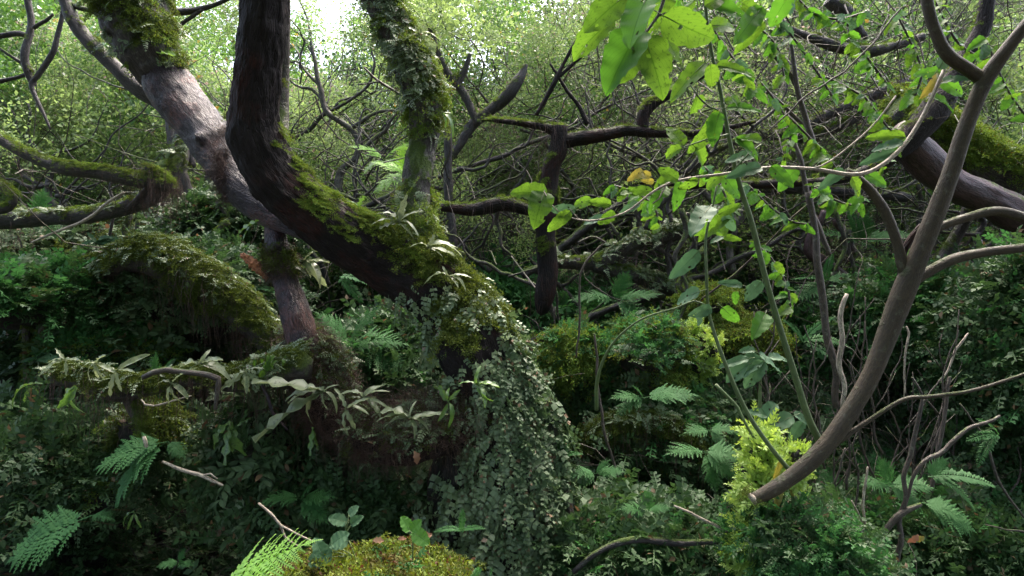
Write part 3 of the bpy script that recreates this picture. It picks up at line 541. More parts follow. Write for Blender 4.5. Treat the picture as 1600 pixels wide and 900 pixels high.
branch('mossy_limb', 'forked limb with thick moss right of the hanging black stub', 'tree limb', [Z(5.4, (870, 412, 9), (905, 412, 11), (942, 408, 12), (965, 392, 11), (990, 375, 12), (1020, 366, 12), (1055, 360, 13), (1090, 350, 18), (1140, 350, 20)), Z(5.4, (930, 415, 9), (985, 430, 10), (1040, 446, 13), (1080, 465, 16), (1130, 490, 18))], moss=240, ferns=70, hangm=20)
branch('big_limb', 'dark red-purple leaning trunk with bent elbow entering at the far side', 'tree', [Z(4.6, (1398, 205, 22), (1425, 228, 27), (1455, 258, 28), (1490, 288, 25), (1540, 308, 25), (1590, 335, 28), (1650, 365, 32), (1750, 400, 34))], mat='bark_red', seg=40, gn=.1, mname='trunk', amp=.1)
branch('leaning_tree', 'moss-covered trunk lying along behind the red-purple elbow', 'tree', [Z(4.9, (1400, 165, 26), (1450, 200, 36), (1510, 250, 38), (1570, 280, 42), (1650, 300, 46), (1760, 330, 50))], mat='bark_mossy', moss=520, ferns=110, seg=40, mname='trunk', gn=.2, ms=(.7, 1.5), zmin=-.2)
branch('dark_limb', 'black limb dropping past the grey sapling fork then trailing away as a thin level branch', 'tree limb', [Z(4.5, (1560, -80, 13), (1540, 0, 12), (1530, 50, 13), (1500, 115, 17), (1462, 170, 20), (1430, 205, 19), (1400, 235, 15), (1360, 265, 10), (1300, 282, 8), (1220, 288, 8), (1140, 290, 7), (1060, 288, 5), (990, 286, 3))], mat='bark_dark', moss=60, gn=.3)
for lab, pl, ms_ in (('mossy limb climbing towards the top corner above the level branch', [Z(6, (1060, 262, 5), (1110, 240, 7), (1170, 218, 9), (1225, 205, 9), (1290, 185, 9), (1340, 165, 10), (1400, 138, 12), (1480, 120, 12)), Z(6, (1225, 205, 6), (1260, 215, 6), (1320, 195, 6), (1380, 160, 6))], 150),
    ('mossy level limb under the hanging vines, ending in a thick elbow', [Z(6.2, (1010, 300, 6), (1080, 285, 8), (1150, 292, 10), (1200, 300, 12), (1260, 290, 11), (1330, 300, 10), (1420, 310, 9))], 140),
    ('black knotted limb high among the broad leaves near the top', [Z(5.6, (1230, 40, 5), (1268, 62, 7), (1300, 78, 8), (1340, 80, 9), (1390, 70, 7), (1440, 55, 7)), Z(5.6, (1290, 0, 10), (1315, 18, 12), (1330, 38, 9), (1350, 60, 5))], 50),
    ('red-brown limb curling in a loop low behind the vines', [Z(5.6, (1285, 330, 5), (1268, 370, 7), (1270, 395, 8), (1290, 408, 9), (1315, 430, 9), (1350, 460, 8), (1390, 500, 6)), Z(5.6, (1305, 340, 6), (1320, 370, 7), (1325, 400, 7))], 0),
    ('forked dark stem behind the pale grey fork', [Z(5.2, (1440, 470, 5), (1465, 420, 8), (1485, 380, 9), (1500, 350, 9), (1510, 320, 8), (1530, 300, 6)), Z(5.2, (1500, 345, 4), (1525, 330, 4), (1560, 325, 3))], 20),
    ('purple-grey branch curving up out of the centre thicket', [Z(6.5, (700, 250, 6), (720, 225, 7), (745, 195, 9), (770, 175, 8), (792, 155, 9), (810, 128, 8), (820, 100, 4)), Z(6.5, (745, 195, 6), (725, 150, 7), (700, 115, 7), (685, 80, 8), (665, 40, 6)), Z(6.5, (715, 140, 6), (728, 110, 6), (735, 85, 3))], 40),
    ('dark upright stem standing behind the mossy upright limb', [Z(6, (703, 180, 7), (704, 230, 7), (702, 300, 7), (706, 380, 7), (712, 470, 7))], 10),
    ('slim double stem rising through the left thicket', [Z(6, (330, 230, 5), (325, 300, 7), (332, 360, 8), (335, 430, 8)), Z(6, (265, 180, 5), (278, 230, 9), (290, 290, 9), (300, 350, 7), (305, 420, 7))], 30),
    ('mossy stem sloping down to the fern hummock at the left', [Z(5.4, (120, 330, 5), (150, 370, 8), (175, 410, 10), (200, 450, 10), (240, 520, 10))], 60)):
    branch('twisted_limb', lab, 'tree limb', pl, moss=ms_, hangm=8, mat='bark_red' if 'red-brown' in lab else 'bark_limb', gn=.9)
# hanging mossy vines, left
for i, pl in enumerate([[(45, 480, 5), (42, 540, 6), (44, 600, 6), (50, 650, 5)], [(68, 490, 6), (66, 540, 8), (64, 590, 7), (60, 650, 4)], [(118, 470, 4), (116, 520, 5), (110, 560, 4), (95, 590, 3)]]):
    branch('mossy_vine', ('mossy hanging vine nearest the frame edge under the ferny shelf', 'thickest mossy hanging vine under the ferny shelf', 'brown bowed vine stem at the inner end of the ferny shelf')[i], 'vine', [Z(4.2, *pl)], mat='bark_mossy', moss=90, gn=.6, ms=(.2, .35), zmin=-2, group='vines hanging under the ferny shelf')

ords = ['first', 'second', 'third', 'fourth', 'fifth', 'sixth', 'seventh', 'eighth', 'ninth', 'tenth', 'eleventh', 'twelfth', 'thirteenth', 'fourteenth', 'fifteenth', 'sixteenth', 'seventeenth', 'eighteenth', 'nineteenth', 'twentieth']
rows_ = []
for q in range(58):
    a = 60 + 1500 * (q + rg.uniform(.1, .9)) / 30 if q < 30 else rg.uniform(950, 1560) if q < 40 else rg.uniform(20, 900); a += 60 if 350 < a < 450 else 0; b = rg.uniform(430, 560) if a > 620 else rg.uniform(360, 470); y = rg.uniform(5.6, 7.6) if q < 30 else rg.uniform(5, 6.2) if q < 40 else rg.uniform(6.5, 9); b -= 0 if q < 30 else 110 if q < 40 else 60; r0 = rg.uniform(3, 8); dx = rg.normal(0, .7); dy = -1; pl = [(a, b, r0)]
    m_ = 9; st_ = rg.uniform(26, 46)
    for k_ in range(m_):
        dx += rg.normal(0, .55); dx *= .85; a += dx * st_; b -= st_ * rg.uniform(.5, 1.1); pl.append((a, b, r0 * (1 - .8 * (k_ + 1) / m_)))
    subs = []
    for k_ in (2, 3, 4, 5, 6):
        x0, y0, r_ = pl[k_]; sg = rg.choice([-1, 1]); e = [(x0, y0, r_ * .7)]
        for j_ in range(5): x0 += sg * rg.uniform(8, 34); y0 -= rg.uniform(-6, 34); e.append((x0, y0, r_ * .7 * (1 - .17 * (j_ + 1))))
        subs.append(e)
    rows_.append((pl[0][0], y, pl, subs))
for q, (a, y, pl, subs) in enumerate(sorted(rows_, key=lambda r: r[0])):
    nm_ = (ords + ['twenty-first', 'twenty-second', 'twenty-third', 'twenty-fourth', 'twenty-fifth', 'twenty-sixth', 'twenty-seventh', 'twenty-eighth', 'twenty-ninth', 'thirtieth', 'thirty-first', 'thirty-second', 'thirty-third', 'thirty-fourth', 'thirty-fifth', 'thirty-sixth', 'thirty-seventh', 'thirty-eighth', 'thirty-ninth', 'fortieth', 'forty-first', 'forty-second', 'forty-third', 'forty-fourth', 'forty-fifth', 'forty-sixth', 'forty-seventh', 'forty-eighth', 'forty-ninth', 'fiftieth', 'fifty-first', 'fifty-second', 'fifty-third', 'fifty-fourth', 'fifty-fifth', 'fifty-sixth', 'fifty-seventh', 'fifty-eighth'])[q]
    branch('crooked_tree', 'slender crooked bare tree in the thicket, %s from the left of its kind' % nm_, 'tree', [Z(y, *pl)] + [Z(y + rg.normal(0, .1), *e) for e in subs], mat='bark_limb' if q % 3 else 'bark_far', mname='trunk', seg=8, gn=1.3, group='crooked bare trees', moss=14, ms=(.3, .6))
nq = 80; y = rg.uniform(5.2, 8.5, nq); a_ = rg.uniform(960, 1640, nq); b_ = rg.uniform(-20, 330, nq); p = np.stack([(a_ - 800) * K * y, y, CAMZ - (b_ - 450) * K * y], 1)
scatter('hanging_twig_thicket', 'twig_tangle', p, rg.normal(0, .8, p.shape), rg.uniform(.8, 1.9, nq), rg)
p, nn = ground_pts(110, 5.5, 15, rg); p[:, 2] += .6 + (p[:, 1] * .22) * rg.random(len(p))
scatter('bare_twig_thicket', 'twig_tangle', p, rg.normal(0, .5, p.shape) + [0, 0, 1], rg.uniform(1.3, 3., len(p)), rg)
vn = sorted([(rg.uniform(20, 420), 0) for _ in range(11)] + [(rg.uniform(680, 1560), 1) for _ in range(11)])
for q, (a, k_) in enumerate(vn):
    y = rg.uniform(4.6, 5.8); b = rg.uniform(300, 400); ln = rg.uniform(90, 190); r0 = rg.uniform(2, 5)
    pl = [(a + rg.normal(0, 7) + 18 * math.sin(t * 2 + q), b + ln * t, r0 * (1.1 - .5 * t)) for t in np.linspace(0, 1, 6)]
    branch('mossy_vine', 'thin moss-furred hanging vine, %s counted from the left of all such vines' % (ords + ['twenty-first', 'twenty-second'])[q], 'vine', [Z(y, *pl)], mat='bark_mossy', moss=60, gn=1.3, ms=(.15, .3), zmin=-2, group='thin hanging vines')
# ------------------------------------------------------------------ mounds, banks, stumps
SO = M['soil']
def mound(name, label, cat_, b, covers, core='soil', z0=-.25, kindk=None):
    V, F, c_ = blob(*b); t_ = thing(name, c_, label, cat_); MB().add(V, F).obj('core', [M[core]], t_)
    area = R_(b[3], b[2]) * b[5] * 3
    for key, dens, s0, s1, zm, nm in covers: moss_on(t_, V, F, int(dens * area * 100), key, s0, s1, zmin=zm, nz=.3, name=nm, seed=int(rg.integers(99)), up=.35)
    return t_, V, F
CR = lambda d, zm=-.1, a=.8, b=1.5: ('creeper', d, a, b, zm, 'creeper_cover'); LO = lambda d, zm=-.1, a=.8, b=1.4: ('lobed_fern', d, a, b, zm, 'fern_cover')
MS = lambda d, zm=.2, a=.9, b=1.6: ('moss_tuft', d, a, b, zm, 'moss'); MD = lambda d, zm=0, a=.9, b=1.7: ('dark_moss_tuft', d, a, b, zm, 'moss')
SG = lambda d, zm=.0, a=.8, b=1.3: ('sage_fern', d, a, b, zm, 'fern_cover'); HR = lambda d, zm=-.8, a=.5, b=1.1: ('hanging_root', d, a, b, zm, 'hanging_roots')
LE = lambda d, zm=-.6, a=.7, b=1.2: ('leathery_fern', d, a, b, zm, 'leathery_fern_cover')
SY = lambda d, zm=-.2, a=.9, b=1.5: ('spray', d, a, b, zm, 'sprays'); FR = lambda d, zm=-.1, a=.9, b=1.5: ('creeper_fresh', d, a, b, zm, 'fresh_creeper')
mound('fern_hummock', 'large hummock thick with dark lobed ferns, black hollow beneath its edge', 'hummock', (285, 465, 4.8, 120, 62, .55, 5, .3), [LO(3, .1), LE(2.5, .1), CR(1, .1), SG(1.5, .4), HR(.6)])
mound('fern_hummock', 'small leafy hummock with pale strap ferns behind the purple stem', 'hummock', (372, 375, 5.5, 62, 42, .5, 9, .3), [CR(5), SG(1)])
mound('fern_hummock', 'tall dark mossy hummock rising behind the thick level limb', 'hummock', (170, 400, 5.6, 60, 50, .4, 81, .35), [MD(4, -.3), LE(2.5, -.2), SG(1, .2), HR(1)])
mound('fern_hummock', 'pale fern-tufted hummock at the frame edge over the hanging vines', 'hummock', (20, 410, 5.2, 60, 34, .4, 82, .35), [SG(4, 0), LO(3, -.2), HR(1)])
mound('fern_hummock', 'low mossy hummock with bright ferns at the foot of the large hummock', 'hummock', (180, 560, 4.3, 70, 34, .3, 83, .35), [MS(2, .1), FR(3, -.1, .5, .9), LE(2, -.2)])
mound('ferny_shelf', 'flat ferny shelf above the hanging mossy vines', 'hummock', (55, 480, 4.4, 125, 28, .5, 12, .3), [FR(3, 0), CR(3), MD(1.5)])
mound('mossy_bank', 'sloping bank with yellow-green moss and small ferns under the strap fern log', 'bank', (85, 735, 3.75, 160, 62, .45, 14, .28), [LO(3, -.4, .7, 1.2), CR(2, -.3), MS(1.6, .1), SG(.7, .2), HR(.3)])
mound('mossy_bank', 'mossy knob on the bank beside the snapped pale twig', 'bank', (232, 668, 3.5, 38, 22, .15, 18, .2), [MS(4, -.2), MD(3, -.4), SG(.8)])
mound('fern_column', 'hanging column of small leathery ferns over the black hollow', 'hummock', (405, 720, 3.55, 48, 85, .2, 21, .28), [LE(5, -1.2), SG(1, -.8), CR(2, -.8), HR(.6, -.9)])
mound('fern_bank', 'dark bank hung with leathery ferns between the low limb and the mossy rock', 'bank', (560, 790, 3.7, 120, 50, .3, 24, .3), [LE(6, -1), CR(2, -.7), HR(.3)])
mound('fern_hummock', 'shaded ferny rise in the hollow under the arching trunk', 'hummock', (610, 590, 4.3, 85, 62, .4, 25, .3), [CR(5, -.5), FR(1, 0), LO(2, -.5)])
mound('moss_boulder', 'rounded boulder of yellow-green and rusty moss at the bottom edge', 'boulder', (592, 950, 2.25, 138, 66, .3, 27, .3), [('rusty_moss_tuft', 8, .6, 1.3, -.3, 'moss'), MD(3, -.3, .6, 1.2), SY(.25, .3, .3, .5), FR(.15, .3, .4, .6)])
mound('moss_boulder', 'low mossy boulder with small ferns behind the black fallen branch', 'boulder', (990, 880, 3.3, 115, 48, .35, 29, .25), [MS(3, 0), FR(2, -.2, .6, 1.1), CR(3), SG(1)])
mound('mossy_stump', 'mossy stump with a bright rounded green head left of the dark gap', 'stump', (897, 556, 4.3, 34, 32, .14, 31, .2), [MS(26, -.9), SY(10, -.4, .4, .6), FR(6, -.4, .4, .7)])
mound('mossy_stump', 'shaggy dark mossy column below the bright rounded head', 'stump', (900, 650, 4.4, 34, 85, .16, 32, .25), [MD(5, -1.2), CR(4, -1.2), LO(2, -1)])
mound('mossy_stump', 'mossy stump leaning over a black hollow right of the rounded head', 'stump', (1015, 556, 4.3, 46, 42, .28, 34, .3), [MS(9, .0), SY(2.5, .0, .4, .6), FR(2, -.1, .5, .9), LO(1, -.2), HR(.5)])
mound('moss_cushion', 'plump yellow-green moss cushion under the glossy drooping leaves', 'moss cushion', (1150, 530, 4.8, 58, 30, .3, 37, .2), [MS(8, -.3), MD(2, -.5)])
mound('moss_cushion', 'smaller moss cushion high behind the green cane', 'moss cushion', (1110, 475, 5.0, 38, 20, .25, 38, .2), [MS(7, -.3)])
mound('mossy_bank', 'dark mossy bank behind the white-green ferns in the middle', 'bank', (1015, 680, 4.5, 95, 70, .4, 40, .3), [MD(4, -.6), CR(3, -.6), LO(2, -.5), FR(1, .1)])
mound('mossy_mound', 'mound topped with golden moss behind the grey sapling', 'hummock', (1435, 510, 4.9, 80, 55, .45, 43, .25), [MS(5, .15), FR(3, -.1), CR(4, -.6)])
mound('leafy_bank', 'shadowy leafy bank closing the picture beyond the thin branches', 'bank', (1610, 570, 4.0, 90, 150, .5, 47, .25), [CR(5, -1), FR(1.5, -.7), LO(1, -.8)])
mound('leafy_bank', 'leafy slope under the crossing bare twigs near the lower corner', 'bank', (1500, 860, 3.8, 150, 50, .4, 49, .3), [CR(4, -.7), FR(2, -.4), LO(1.5, -.6)])
mound('sprig_column', 'bright yellow-green sprigs crowding round the cut end of the sapling', 'plant', (1182, 752, 2.95, 20, 74, .07, 51, .5), [SY(30, -2.5, .45, .9), SY(14, -2.5, .8, 1.3)])
mound('sprig_column', 'small yellow-green tuft showing above and below the sapling near its cut end', 'plant', (1243, 728, 2.75, 13, 26, .05, 52, .4), [SY(60, -2.5, .35, .7)])
mound('sprig_column', 'yellow-green sprigs low at the bottom edge under the cut stem', 'plant', (1180, 862, 2.85, 28, 34, .08, 53, .3), [SY(40, -2.5, .45, .9), FR(6, -.8, .4, .8)])
mound('sprig_column', 'lime-coloured sprays hanging on the dark mound above the middle ferns', 'plant', (1085, 548, 4.4, 28, 32, .12, 55, .3), [SY(8, -1.2, .7, 1.2)])
mound('leafy_bush', 'small-leaved bush at the bottom edge beside the yellow-green sprigs', 'bush', (1265, 860, 2.8, 65, 48, .25, 57, .25), [FR(4, -1, .5, .9), CR(3, -1, .5, 1)])
# pink leaf litter on the far slope
t_ = MB(); rr = np.random.default_rng(5)
pp = P(1545, 418, 7) + rr.normal(0, 1, (500, 3)) * [.35, .5, .16]; pp[:, 2] = np.maximum(pp[:, 2], H(pp[:, 0], pp[:, 1]))
t_.add(*stamp(L5, pp, frames(rr.normal(0, 1, (500, 3)), rr.normal(0, .4, (500, 3)) + [0, -.5, 1]), rr.uniform(.05, .09, 500), rr)); t_.obj('pink_leaf_litter', [M['litter']], kind='stuff')

# ------------------------------------------------------------------ trees of the wood behind
def grow(rng, H_, r0, wander, n1=5, lean=(0, 0), leaf='leaf_laurel', lf=L5, ll=.07, dens=46, spreadk=1., moss=True):
    tk = MB(); sites = []
    def br(p, d, L, r, lev):
        m = max(4, int(L / (.12 + .02 * (2 - lev)))); pts = [list(p) + [r]]; q = np.array(p); dd = np.array(d); rr_ = r
        for i in range(m):
            dd = nrm(dd + rng.normal(0, wander, 3) + [0, 0, .05 + .03 * lev]); q = q + dd * L / m; rr_ = r * (1 - .72 * (i + 1) / m); pts.append(list(q) + [rr_])
            if lev < 3 and i > m * (.3 if lev == 0 else .15) and rng.random() < (n1 / m * 1.5 if lev == 0 else (2.6, 4.2, 3.6)[lev] / m * 1.2):
                sidev = nrm(rng.normal(0, 1, 3)); nd = nrm(dd * .5 + sidev * .9 * spreadk + [0, 0, .15]); br(q, nd, L * rng.uniform(.4, .65), rr_ * .62, lev + 1)
            if lev >= 2 or (lev == 1 and i > m * .5): sites.append((q.copy(), dd.copy()))
        V, F, A, cf_ = tube(pts, seg=(9, 6, 4, 3)[lev], step=9, amp=.15 if lev < 2 else 0, seed=int(rng.integers(99))); tk.add(V, F, A)
        if lev < 2: 
            e = br_end = q
            for _ in range(2): br(q, nrm(dd + rng.normal(0, .6, 3)), L * .35, rr_ * .8, lev + 1 if lev < 2 else 3)
    br(np.zeros(3), nrm(np.array([lean[0], lean[1], 1.])), H_, r0, 0)
    k_ = len(sites); sp = np.array([s_[0] for s_ in sites]); n = min(int(k_ * dens / 4), 9000); ix = rng.integers(0, k_, n)
    pos = sp[ix] + rng.normal(0, .11, (n, 3)); d = nrm(rng.normal(0, 1, (n, 3)) + np.array([s_[1] for s_ in sites])[ix] * .8)
    T = stamp(lf, pos, frames(d, rng.normal(0, .7, (n, 3)) + [0, 0, 1]), ll * rng.uniform(.6, 1.3, n), rng)
    return tk.mesh('trunk', [M['bark_far']]), MB().add(*T).mesh('crown', [M[leaf]])
TK = []
for i in range(12):
    rr = np.random.default_rng(100 + i); k_ = i % 4
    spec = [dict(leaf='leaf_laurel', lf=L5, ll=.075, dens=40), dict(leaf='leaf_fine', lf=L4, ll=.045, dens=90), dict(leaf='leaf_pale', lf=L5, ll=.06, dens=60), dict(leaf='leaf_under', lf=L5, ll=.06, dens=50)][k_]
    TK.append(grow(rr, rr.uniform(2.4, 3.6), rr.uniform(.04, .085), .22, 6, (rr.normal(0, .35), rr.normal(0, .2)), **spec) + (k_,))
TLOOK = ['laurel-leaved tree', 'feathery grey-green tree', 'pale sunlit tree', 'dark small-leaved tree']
rows = []
for Y, n, tall in ((7.4, 9, .75), (8.2, 12, .9), (10.5, 14, 1.15), (13.5, 16, 1.4), (17, 14, 1.7)):
    for i in range(n):
        px = -60 + 1720 * (i + .5 + rg.uniform(-.4, .4)) / n; y = Y * rg.uniform(.92, 1.08)
        hgt = tall * rg.uniform(.85, 1.15) * (1. if not (230 < px < 860) else .7); kk = int(rg.integers(12))
        rows.append((Y, px, y, hgt, kk))
zones = {7.4: 'behind the foreground tangle', 8.2: 'in the second rank', 10.5: 'in the middle rank', 13.5: 'in the fourth rank', 17: 'at the far back'}
cnt = {}
for Y, px, y, hgt, kk in sorted(rows):
    tm, cm, kd = TK[kk]; key = (Y, kd); cnt[key] = cnt.get(key, 0) + 1
    x = (px - 800) * K * y; loc = (x, y, float(H(x, y)[0]) - .08)
    t_ = thing(('laurel_tree', 'heather_tree', 'pale_tree', 'dark_tree')[kd], loc, '%s, %s of its kind from the left %s' % (TLOOK[kd], ords[cnt[key] - 1], zones[Y]), 'tree', 'trees of the wood behind')
    t_.rotation_euler = (0, 0, rg.uniform(0, 6.28)); t_.scale = (hgt * rg.uniform(.9, 1.1),) * 2 + (hgt,)
    link('trunk', tm, t_, loc=(0, 0, 0)); link('crown', cm, t_, loc=(0, 0, 0))

# ------------------------------------------------------------------ strap ferns
def strap_mesh(w_, droop, wav, side, mat, nm='frond', n=11):
    u = np.linspace(0, 1, n); ww = w_ * .5 * np.clip(np.sin(math.pi * np.clip(u * .86 + .08, 0, 1)) ** .7 + .0, .02, 1) * np.clip(u * 5, .12, 1); ww[-1] = .004
    cx_ = side * .25 * u ** 2; cy = u * (1 - .25 * droop * u); cz = .35 * droop * u - droop * .95 * u ** 2
    wob = wav * 1.3 * w_ * np.sin(u * 19 + side * 5); V = []
    for sgn, dz in ((-1, 1.), (0, -.15), (1, 1.)): V.append(np.stack([cx_ + sgn * (ww + wob * .25 * abs(sgn)), cy, cz + dz * .18 * w_ * abs(sgn) + wob * .4 * sgn - (.03 * w_ if sgn == 0 else 0)], 1))
    V = np.concatenate(V); F = []
    for q in (0, n):
        i = np.arange(n - 1); F.append(np.stack([q + i, q + n + i, q + n + i + 1, q + i + 1], 1))
    A = np.stack([np.tile(u, 3), np.repeat([-1., 0, 1], n), np.full(3 * n, .5)], 1); return MB().add(V, np.concatenate(F)[:, ::-1], A).mesh(nm, [M[mat]])
ST = {m_: [strap_mesh(w_, d_, .35, s_, m_) for w_, d_, s_ in ((.2, .2, .3), (.15, .5, -.4), (.24, .9, .2), (.19, 1.2, -.2), (.28, .35, .6), (.13, .7, -.8))] for m_ in ('strap', 'strap_green', 'dead', 'leaf_yellow')}
def fan(name, cat_, loc, label, meshes, specs, part='frond', group=None, Y=3.3):
    t_ = thing(name, loc, label, cat_, group)
    for ang, ln, fwd, roll, mi in specs:     # ang: picture angle from +x counter-clockwise (deg); fwd: towards the camera
        a = rad(ang); d = np.array([[math.cos(a), -fwd, math.sin(a)]]); nn = np.array([[math.sin(roll) * .8, -.45, 1.]]) if abs(math.sin(a)) < .9 else np.array([[math.sin(roll), -1., .3]])
        Rm = frames(d, nn)[0]; L_ = R_(ln, Y)
        o = link(part, meshes[mi % len(meshes)], t_, loc=(0, 0, 0)); o.matrix_basis = Matrix(Rm.tolist()).to_4x4() @ Matrix.Diagonal((L_, L_, L_, 1))
    return t_
SF = [ # px py Y, kind, [(angle, length px, forward)], label
 (245, 88, 4.05, 'strap_green', [(35, 45, .2), (150, 40, .1), (95, 30, .3), (10, 50, .3), (172, 75, .0), (60, 35, .1)], 'green strap fern sprouting from the mossy collar above the purple bark'),
 (655, 52, 3.6, 'strap', [(150, 28, .2), (200, 22, .4), (20, 26, .3), (-20, 24, .4)], 'small strap fern high on the mossy upright limb'),
 (690, 178, 3.55, 'strap_green', [(-15, 38, .2), (20, 22, .2), (-50, 24, .3)], 'little strap fern at the bulge of the mossy upright limb'),
 (622, 348, 3.45, 'strap', [(130, 55, .1), (155, 45, .2), (60, 48, .1), (85, 42, .2), (10, 40, .2), (-40, 45, .3), (35, 46, .1), (205, 36, .4)], 'largest strap fern, perched on the mossy back below the upright limb'),
 (668, 388, 3.4, 'strap', [(10, 60, .1), (25, 52, .2), (-20, 42, .3), (150, 36, .3), (70, 30, .1), (-5, 70, .0)], 'strap fern reaching out over the right slope of the trunk'),
 (700, 432, 3.35, 'strap', [(5, 50, .2), (165, 46, .3), (25, 40, .1), (-30, 26, .4), (140, 26, .4)], 'strap fern lowest on the slope of the dark trunk'),
 (448, 418, 3.7, 'strap', [(165, 34, .4), (-30, 40, .4), (-60, 34, .5), (15, 30, .4)], 'strap fern hanging on the root collar of the purple stem'),
 (475, 408, 3.75, 'strap', [(20, 48, .3), (0, 45, .3), (-30, 50, .3), (-60, 42, .4), (40, 40, .1), (55, 30, .1)], 'drooping strap fern between the purple stem and the arching trunk'),
 (338, 468, 4.6, 'strap', [(-80, 34, .5), (-50, 36, .5), (-100, 42, .5), (-20, 30, .4), (-65, 50, .4)], 'strap fern dangling from the rim of the large hummock'),
 (352, 340, 5.2, 'strap', [(-70, 34, .4), (-100, 32, .4), (200, 32, .4), (150, 24, .3), (-40, 28, .4)], 'strap fern drooping from the small leafy hummock'),
 (395, 492, 4.2, 'strap_green', [(-30, 34, .5), (-70, 40, .5), (190, 30, .4), (10, 40, .4), (-120, 30, .4)], 'strap fern at the far end of the large hummock'),
 (102, 572, 3.25, 'strap', [(160, 34, .2), (200, 40, .3), (-80, 26, .5), (20, 30, .3), (140, 24, .1)], 'pale strap fern at the outer tip of the fern-laden log'),
 (150, 578, 3.2, 'strap', [(40, 50, .2), (-85, 30, .5), (165, 40, .2), (5, 44, .2), (-60, 34, .4), (215, 30, .3)], 'curling pale strap fern second from the tip of the fern-laden log'),
 (182, 588, 3.2, 'strap', [(30, 60, .1), (-75, 48, .4), (-110, 36, .4), (10, 40, .2), (150, 30, .2)], 'strap fern with one long hanging blade on the fern-laden log'),
 (312, 578, 3.2, 'strap', [(25, 60, .1), (40, 36, .1), (160, 44, .2), (5, 52, .3), (-15, 46, .4), (60, 24, .2), (195, 30, .3)], 'strap fern bristling over the middle of the fern-laden log'),
 (385, 590, 3.2, 'strap', [(-85, 32, .5), (190, 34, .4), (-110, 40, .5), (20, 30, .3), (-60, 30, .5), (215, 46, .4)], 'strap fern by the bright green sprig on the fern-laden log'),
 (120, 605, 3.1, 'strap_green', [(225, 62, .3), (240, 50, .4), (215, 44, .3), (250, 40, .4)], 'yellow-green strap fern hanging under the tip of the fern-laden log'),
 (505, 612, 3.2, 'strap', [(170, 70, .2), (190, 72, .3), (205, 90, .3), (150, 45, .2), (-80, 34, .6), (-20, 36, .5), (35, 42, .2), (222, 130, .3), (178, 90, .3)], 'big pale strap fern with long fingers over the rooty low limb'),
 (568, 622, 3.2, 'strap', [(120, 42, .2), (60, 50, .1), (35, 60, .2), (-5, 66, .2), (-25, 50, .4), (160, 30, .3)], 'pale strap fern arching in the middle of the low limb'),
 (640, 655, 3.15, 'strap', [(165, 55, .2), (150, 70, .1), (15, 60, .2), (-10, 48, .4), (70, 46, .1), (-40, 36, .5), (185, 40, .3)], 'strap fern where the low limb meets the ferny trunk'),
 (700, 628, 3.15, 'strap_green', [(100, 36, .1), (60, 30, .2), (-70, 44, .5), (-100, 40, .5), (30, 26, .3), (140, 34, .2)], 'olive strap fern tucked against the left side of the ferny trunk'),
 (490, 668, 3.25, 'strap_green', [(-85, 40, .5), (-100, 34, .4), (-75, 48, .4)], 'backlit green blades hanging below the big pale strap fern'),
 (575, 560, 3.9, 'strap_green', [(-70, 46, .5), (-50, 40, .4), (100, 24, .3)], 'single broad green blade in the hollow under the trunk'),
 (362, 660, 3.25, 'strap_green', [(-70, 44, .5), (-95, 50, .5), (-110, 58, .4), (-130, 56, .4), (-80, 64, .4)], 'strap fern hanging on the column of leathery ferns'),
 (210, 800, 3.1, 'strap_green', [(-70, 36, .5), (-95, 34, .5), (200, 26, .4)], 'small dark strap fern below the bracken on the bank'),
 (672, 545, 3.5, 'strap', [(200, 34, .4), (-110, 36, .5), (170, 28, .4), (-80, 42, .5), (230, 40, .4)], 'strap fern hidden under the arch beside the trunk'),
 (620, 555, 3.9, 'strap', [(185, 40, .4), (-120, 30, .5), (20, 28, .4), (210, 46, .3)], 'strap fern hanging in shade left of the trunk foot'),
 (52, 600, 3.5, 'strap_green', [(200, 40, .4), (-60, 40, .5), (20, 36, .3), (240, 44, .4)], 'dark strap fern beyond the outer tip of the fern-laden log'),
 (268, 600, 3.15, 'strap', [(-70, 34, .5), (-110, 40, .5), (30, 34, .2), (150, 36, .2), (-40, 30, .4)], 'strap fern behind the looping brown root'),
 (540, 640, 3.15, 'strap', [(-60, 34, .5), (40, 50, .2), (100, 40, .1), (-100, 40, .6), (10, 52, .3)], 'strap fern between the two largest on the low limb'),
 (745, 600, 3.1, 'strap_green', [(-80, 40, .5), (20, 36, .3), (150, 36, .3), (-50, 40, .5), (90, 26, .2)], 'strap fern among the small fronds high on the trunk foot'),
 (405, 345, 3.3, 'strap_green', [(205, 40, .2), (212, 34, .3)], 'thin green blade caught under the black trunk'),
 (560, 325, 3.3, 'strap_green', [(110, 22, .2), (60, 26, .2)], 'tiny strap fern seedling on the bright mossy back')]
for q, (a, b, y, k_, fr, lab) in enumerate(SF):
    if 'black trunk' in lab and 'thin' in lab: y -= .1
    fan('strap_fern', 'fern', P(a, b - (9 if 100 < a < 400 and 560 < b < 600 else 0), y - .06), lab, ST[k_], [(f[0] + rg.normal(0, 9), f[1] * rg.uniform(.7, 1.25), f[2] + rg.normal(0, .2), rg.normal(0, .8), int(rg.integers(6))) for f in fr], group='strap ferns', Y=y)
branch('fern_log', 'fern-clad rotten limb sloping down over the face of the large hummock', 'log', [Z(4.15, (150, 425, 16), (220, 405, 28), (300, 425, 32), (365, 465, 28), (415, 520, 20), (440, 570, 12))], mat='bark_mossy', moss=320, mkey='dark_moss_tuft', ferns=150, hangm=60, zmin=-.4, ms=(.4, .9))
branch('fern_log', 'short mossy limb arching out of the dark bank right of the trunk foot', 'log', [Z(4.0, (905, 700, 8), (950, 665, 14), (1010, 655, 16), (1070, 680, 12), (1100, 720, 8))], mat='bark_mossy', moss=200, mkey='dark_moss_tuft', ferns=60, hangm=40, zmin=-.4, ms=(.4, .8))
